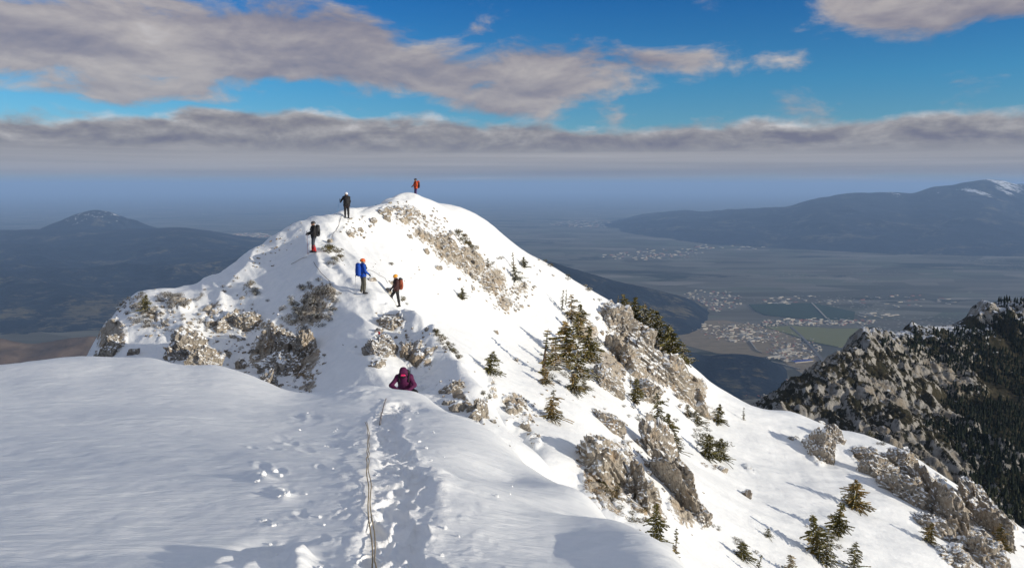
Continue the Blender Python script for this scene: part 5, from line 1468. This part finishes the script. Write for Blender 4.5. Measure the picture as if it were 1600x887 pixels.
    if spec.get('hood'):
        hh = [(hp(0, .035, .045), hp(0, .02, .07), .118, .112), (hp(.055, -.02, .0), hp(.03, 0, -.10), .062, .080), (hp(-.055, -.02, .0), hp(-.03, 0, -.10), .062, .080), (hp(0, .05, -.02), hp(0, .03, -.12), .11, .10), (hp(.05, -.06, .085), hp(-.05, -.06, .085), .05, .05)]
        mesh_obj('hood', field_mesh('hood', hh, .014, .012, spec['hood']), root)
        gg = mesh_obj('goggles', field_mesh('goggles', [(hp(.045, -.105, .018), hp(-.045, -.105, .018), .036, .036)], .009, .006, M_PINK), root)
        mesh_obj('frame', field_mesh('frame', [(hp(.06, -.092, .018), hp(-.06, -.092, .018), .040, .040)], .010, .006, M_BLACK), gg)
        mesh_obj('face_mask', field_mesh('face_mask', [(hp(.03, -.075, -.05), hp(-.03, -.075, -.05), .042, .042), (hp(0, -.05, -.09), hp(0, -.03, -.12), .05, .06)], .012, .010, M_BLACK), root)
    # climbing harness
    p = j['pel'] - (0, 0, .02); ring = [p + (.155 * math.cos(t), .150 * math.sin(t), 0) for t in np.linspace(0, 6.283, 15)]
    hs = [(a, b, .017, .017) for a, b in zip(ring[:-1], ring[1:])]
    for sd in 'LR':
        c = j['hi' + sd] * .72 + j['kn' + sd] * .28; rg = [c + (.108 * math.cos(t), .108 * math.sin(t), .03 * math.cos(t) * (1 if sd == 'L' else -1)) for t in np.linspace(0, 6.283, 11)]
        hs += [(a, b, .013, .013) for a, b in zip(rg[:-1], rg[1:])]
    mesh_obj('harness', field_mesh('harness', hs, .014, .006, spec.get('harness', M_DGREY)), root)
    # rucksack: a thing of its own on the back
    if spec.get('pack'):
        c = (j['chest'] * .55 + j['pel'] * .45) + np.array([0, .235, .06]); tilt = (j['neck'] - j['pel']); tilt = tilt / np.linalg.norm(tilt)
        bp = empty('backpack', loc, rz); bp.scale = (scale,) * 3; tag(bp, spec['pack_label'], 'backpack')
        s_ = tilt * .19
        bd = [(c - s_ + (.07, 0, 0), c + s_ + (.07, 0, 0), .115, .105), (c - s_ - (.07, 0, 0), c + s_ - (.07, 0, 0), .115, .105), (c - s_ * .6 + (0, .05, 0), c + s_ * .3 + (0, .055, 0), .10, .09)]
        mesh_obj('sack', field_mesh('sack', bd, .02, .018, spec['pack']), bp)
        t_ = c + tilt * .29; mesh_obj('lid', field_mesh('lid', [(t_ + (.075, -.01, 0), t_ + (-.075, -.01, 0), .078, .078), (t_ + (.05, .05, -.02), t_ + (-.05, .05, -.02), .06, .06)], .016, .014, spec.get('pack_lid', spec['pack'])), bp)
        for sd in 'LR':
            sh = j['sh' + sd] * .78 + j['neck'] * .22 ; q = [c + tilt * .16 + ((.08 if sd == 'L' else -.08), -.08, 0), sh + (0, .02, .085), sh + (0, -.10, .03), j['chest'] + ((.13 if sd == 'L' else -.13), -.165, .0), c + ((.15 if sd == 'L' else -.15), -.10, -.16)]
            mesh_obj('shoulder_strap', field_mesh('shoulder_strap', [(a, b, .020, .020) for a, b in zip(q[:-1], q[1:])], .014, .008, M_BLACK), bp)
        b0 = c - tilt * .17
        ring = [j['pel'] + (.175 * math.sin(t), -.175 * math.cos(t), .06) for t in np.linspace(-2.4, 2.4, 13)]
        mesh_obj('hip_belt', field_mesh('hip_belt', [(a, b, .020, .020) for a, b in zip(ring[:-1], ring[1:])], .014, .008, M_BLACK), bp)
        sp_ = c + (.19, .02, 0); mesh_obj('side_pocket', field_mesh('side_pocket', [(sp_ - tilt * .15, sp_ - tilt * .02, .045, .04)], .014, .01, spec.get('pocket', M_BLACK)), bp)
    M = Matrix.Translation(Vector(loc)) @ Matrix.Rotation(rz, 4, 'Z') @ Matrix.Scale(scale, 4)
    return root, {k: M @ Vector(v) for k, v in j.items() if isinstance(v, np.ndarray)}
def pole(top, foot_, mat, label, over=0.10, group=None, grip=M_RUBBER):
    d = (Vector(top) - Vector(foot_)); L = d.length; e = empty('trekking_pole', foot_); e.rotation_euler = d.to_track_quat('Z', 'Y').to_euler()
    tag(e, label, 'trekking pole', group)
    tv, tf = tube([(0, 0, -.05), (0, 0, L * .5), (0, 0, L)], (.006, .009, .010)); mesh_obj('shaft', pymesh('shaft', tv, tf, mat, smooth=True), e)
    tv, tf = tube([(0, 0, L - .10), (0, 0, L - .08), (0, 0, L + .05), (0, 0, L + .07)], (.014, .020, .018, .022), 8); mesh_obj('grip', pymesh('grip', tv, tf, grip, smooth=True), e)
    tv, tf = tube([(0, 0, .05), (0, 0, .055), (0, 0, .06), (0, 0, .065)], (.008, .055, .055, .008), 10); mesh_obj('basket', pymesh('basket', tv, tf, M_RUBBER), e)
    return e
def stand_at(px, py, dz=0.0):
    p = ridge.hit(px, py); return Vector((p.x, p.y, ridge.zat(p.x, p.y) + dz))

# 1 red-orange jacket on the very top
p = stand_at(647, 304); p = Vector((p.x, p.y + 1.2, 0)); p.z = ridge.zat(p.x, p.y) - 0.38
_, w1 = figure(dict(elR=(-.24, -.10, 1.17), wrR=(-.17, -.24, 1.08), elL=(.25, .02, 1.14)), p, R(-62), 0.99,
       dict(jacket=M_ORANGE, trousers=M_VIOLET, helmet=M_HDARK, pack=M_MAROON, pack_lid=M_ORANGE, pack_label='red and dark backpack on the climber standing on the summit', harness=M_VIOLET),
       'climber in an orange red jacket and dark helmet standing on the very summit')
# 2 black clothes, white helmet
p = stand_at(542, 341)
_, w2 = figure(dict(elR=(-.24, .03, 1.14), wrR=(-.20, -.08, .93), elL=(.33, -.05, 1.22), wrL=(.36, -.22, 1.15), knL=(.10, -.02, .5), look=.1), p, R(196), 1.0,
       dict(jacket=M_BLACK, trousers=M_BLACK, helmet=M_HWHITE, pack=M_BLACK, pocket=M_DGREY, pack_label='black backpack on the climber with the white helmet', harness=M_MAROON),
       'climber all in black with a white helmet, back turned, on the crest below the summit')
q = w2['wrL']; b = Vector((q.x - 0.30, q.y - 0.05, 0)); b.z = ridge.zat(b.x, b.y)
pole(q + Vector((-.06, 0, .12)), b, M_POLEBLUE, 'pale blue trekking pole planted left of the climber in the white helmet')
# 3 red gaiters
p = stand_at(491, 394)
_, w3 = figure(dict(elR=(-.28, -.04, 1.16), wrR=(-.24, -.26, 1.07), elL=(.24, -.06, 1.15), wrL=(.16, -.27, 1.06), knL=(.12, -.08, .5), anL=(.13, .02, .10), anR=(-.13, -.04, .10)), p, R(-58), 1.0,
       dict(jacket=M_BLACK, trousers=M_SLATE, helmet=M_HDARK, gaiters=M_RED, pack=M_DGREY, pack_lid=M_BLACK, pack_label='dark grey backpack on the climber with red gaiters', harness=M_BLACK, boots=M_BLACK),
       'climber in a black jacket with bright red gaiters, facing left on the crest')
q = w3['wrR']; b = Vector((q.x - 0.02, q.y - .05, 0)); b.z = ridge.zat(b.x, b.y)
pole(q + Vector((-.05, 0, .06)), b, M_POLERED, 'red tipped trekking pole in front of the climber with red gaiters', group=None)
# 4 blue jacket, orange helmet
p = stand_at(568, 459)
_, w4 = figure(dict(knL=(.16, -.04, .50), anL=(.24, .02, .09), knR=(-.13, -.02, .5), anR=(-.17, .03, .12), elL=(.27, -.02, 1.15), wrL=(.22, -.10, .90), elR=(-.27, -.02, 1.15), wrR=(-.25, -.20, 1.0), look=-.35), p, R(122), 1.03,
       dict(jacket=M_BLUE, trousers=M_KHAKI, helmet=M_HORANGE, pack=M_BLUE, pack_label='bright blue backpack on the climber with the orange helmet', harness=M_SLATE),
       'climber in a bright blue jacket with an orange helmet, legs apart on the crest')
q = w4['wrR']; b = Vector((p.x - 0.42, p.y - .1, 0)); b.z = ridge.zat(b.x, b.y)
pole(Vector((b.x + .06, b.y + .05, b.z + 1.02)), b, M_METAL, 'grey trekking pole planted left of the climber in blue')
# 5 yellow helmet, rust backpack
p = stand_at(620, 478)
_, w5 = figure(dict(knL=(.10, .06, .48), anL=(.10, .12, .06), knR=(-.10, -.26, .56), anR=(-.11, -.26, .16), elL=(.25, -.04, 1.16), wrL=(.20, -.20, .98), elR=(-.25, -.06, 1.14), wrR=(-.20, -.22, .96), head=(0, -.05, 1.60), nod=.2), p, R(-66), 0.985,
       dict(jacket=M_MAROON, trousers=M_BLACK, helmet=M_HYEL, pack=M_RUST, pack_lid=M_DGREY, pocket=M_RUST, pack_label='rust orange backpack on the climber with the yellow helmet', harness=M_KHAKI),
       'climber in dark brown with a yellow orange helmet, stepping down to the left')
# 6 plum jacket, crouching behind the crest
g0 = fore.hit(632, 626)
p = Vector((ae(632, 600)[0] * 22.6, 22.6, 0)); p.z = float(ae(632, 581)[1]) * 22.4 - 1.56
figure(dict(pel=(0, .12, .90), chest=(0, -.02, 1.17), neck=(0, -.11, 1.33), head=(-.01, -.20, 1.42), shL=(.18, -.08, 1.27), elL=(.30, -.14, 1.04), wrL=(.12, -.32, .92), shR=(-.18, -.08, 1.27), elR=(-.37, -.16, 1.05), wrR=(-.13, -.33, .92),
            hiL=(.10, .12, .86), knL=(.32, -.14, .82), anL=(.22, -.02, .29), hiR=(-.10, .12, .86), knR=(-.16, -.10, .48), anR=(-.12, .08, .08), nod=.5), p, R(4), 1.08,
       dict(jacket=M_PLUM, trousers=M_BLACK, hood=M_PLUM, pack=M_BLACK, pack_label='black backpack behind the crouching climber in plum', harness=M_BLACK),
       'climber in a plum coloured hooded jacket and pink goggles, crouching behind the snow crest')

# ------------------------------------------------------------------ ropes
def mat_rope(c0, c1):
    def f(g):
        P = g.coord('Object'); x, y, z = g.sep(P)
        return {'Base Color': g.mix(g.noise(P, 60, 3, 0.7), c0, c1), 'Normal': g.bump(g.noise(P, 160, 2, 0.5), 0.8, 0.01)}
    return f
M_ROPE = material('tan_rope', mat_rope((0.22, 0.165, 0.10), (0.40, 0.33, 0.22)), 0.9, 0.2)
M_ROPEG = material('grey_rope', mat_rope((0.16, 0.15, 0.16), (0.30, 0.28, 0.28)), 0.9, 0.2)
def rope(rel, pix, r, mat, label, group=None, seed=1, off=0.0, wig=0.006, lift=1.0):
    r_ = random.Random(seed); P = []
    pts = [rel.hit(*q) if len(q) == 2 else Vector(q) for q in pix]
    for a, b in zip(pts[:-1], pts[1:]):
        n = max(3, int((b - a).length / 0.10))
        for i in range(n):
            t = i / n; P.append(a.lerp(b, t))
    P.append(pts[-1])
    Q = []
    for i, q in enumerate(P):
        x = q.x + off + wig * math.sin(i * .55 + seed) + r_.uniform(-.3, .3) * wig; Q.append([x, q.y, rel.zat(x, q.y) + r * lift])
    zz = [max(q[2] for q in Q[max(i-2, 0):i+3]) for i in range(len(Q))]
    for i in range(len(Q)): Q[i][2] = 0.6 * zz[i] + 0.4 * Q[i][2]
    for _ in range(3):
        for i in range(1, len(Q) - 1): Q[i][2] = max(Q[i][2], (Q[i-1][2] + Q[i+1][2]) / 2 - 0.01); Q[i][0] = (Q[i-1][0] + 2 * Q[i][0] + Q[i+1][0]) / 4
    vs = []; fs = []; n = 8
    for i, q in enumerate(Q):
        a = Vector(Q[max(i-1, 0)]); b = Vector(Q[min(i+1, len(Q)-1)]); t = (b - a).normalized(); s = t.cross(Vector((0, 0, 1))).normalized(); u = s.cross(t)
        for k in range(n):
            an = k / n * 6.28318; v = Vector(q) + s * (r * math.cos(an)) + u * (r * math.sin(an)); vs.append(tuple(v))
    for i in range(len(Q) - 1):
        for k in range(n): a = i * n + k; b = i * n + (k + 1) % n; fs.append((a, b, b + n, a + n))
    o = mesh_obj('climbing_rope', pymesh('climbing_rope', vs, fs, mat, smooth=True)); tag(o, label, 'rope', group); return o
FR = [(596,1060),(590,960),(584,887),(581,840),(577,796),(577,765),(574,737),(575,705),(576,674),(571,661)]
rope(fore, FR, .0042, M_ROPE, 'tan rope lying along the trench, its left strand', None, 3, -0.007, .006)
rope(fore, FR, .0038, M_ROPE, 'tan rope lying along the trench, its right strand', None, 8, 0.011, .009)
rope(fore, [(594,664),(596,650),(599,638),(603,624)], .012, M_ROPEG, 'short dark piece of rope running up to the crouching climber', None, 4)
rope(ridge, [(640,600),(641,580),(640,560),(650,545)], .012, M_ROPEG, 'rope hanging down the nose above the crouching climber', None, 5)
rope(ridge, [(480,402),(468,408),(455,414)], .014, M_ROPEG, 'rope trailing left from the climber with red gaiters', None, 6)
rope(ridge, [(490,410),(497,422),(508,434),(516,441)], .014, M_ROPEG, 'rope trailing down right from the climber with red gaiters', None, 7)
rope(ridge, [(519,372),(526,360),(531,348),(534,337)], .014, M_ROPEG, 'rope leading up to the climber in the white helmet', None, 8)
rope(ridge, [(572,424),(590,430),(602,437),(606,443)], .012, M_ROPEG, 'rope on the snow between the two lower climbers', None, 9)

# painted trail mark on the small stone of the nose: a red bar between white ones, lying on the stone's face
so = OUTCROPS[(592,516)]
def blaze():
    c = so.location; d = Vector((0, -1, 0.25)).normalized()
    dgm = so.data; inv = so.matrix_basis.inverted()
    from mathutils.bvhtree import BVHTree
    bv = BVHTree.FromPolygons([so.matrix_basis @ v.co for v in dgm.vertices], [p_.vertices[:] for p_ in dgm.polygons])
    def patch(w_, h_, z0, mat, name, lift):
        vs = []; N = 6
        for a in range(N):
            for b in range(N):
                org = c + Vector(((a / (N - 1) - .5) * w_, -2, z0 + (b / (N - 1) - .5) * h_)); hit = bv.ray_cast(org, Vector((0, 1, 0)))
                q = hit[0] if hit[0] else org + Vector((0, 1.8, 0)); vs.append((q.x, q.y - lift, q.z))
        for i in range(N * N): vs.append((vs[i][0], vs[i][1] + lift * .9, vs[i][2]))
        fs = []
        for a in range(N - 1):
            for b in range(N - 1): k = a * N + b; fs.append((k, k + N, k + N + 1, k + 1))
        o = mesh_obj(name, pymesh(name, vs, fs, mat, smooth=True)); o.parent = so; o.matrix_parent_inverse = inv; return o
    patch(.26, .24, .04, M_MARKW, 'white_paint', .006)
    patch(.17, .13, .04, M_MARKR, 'red_paint', .012)
M_MARKW = gloss('white_paint', (.6, .58, .55), .7); M_MARKR = gloss('red_paint', (.5, .02, .02), .7)
blaze()
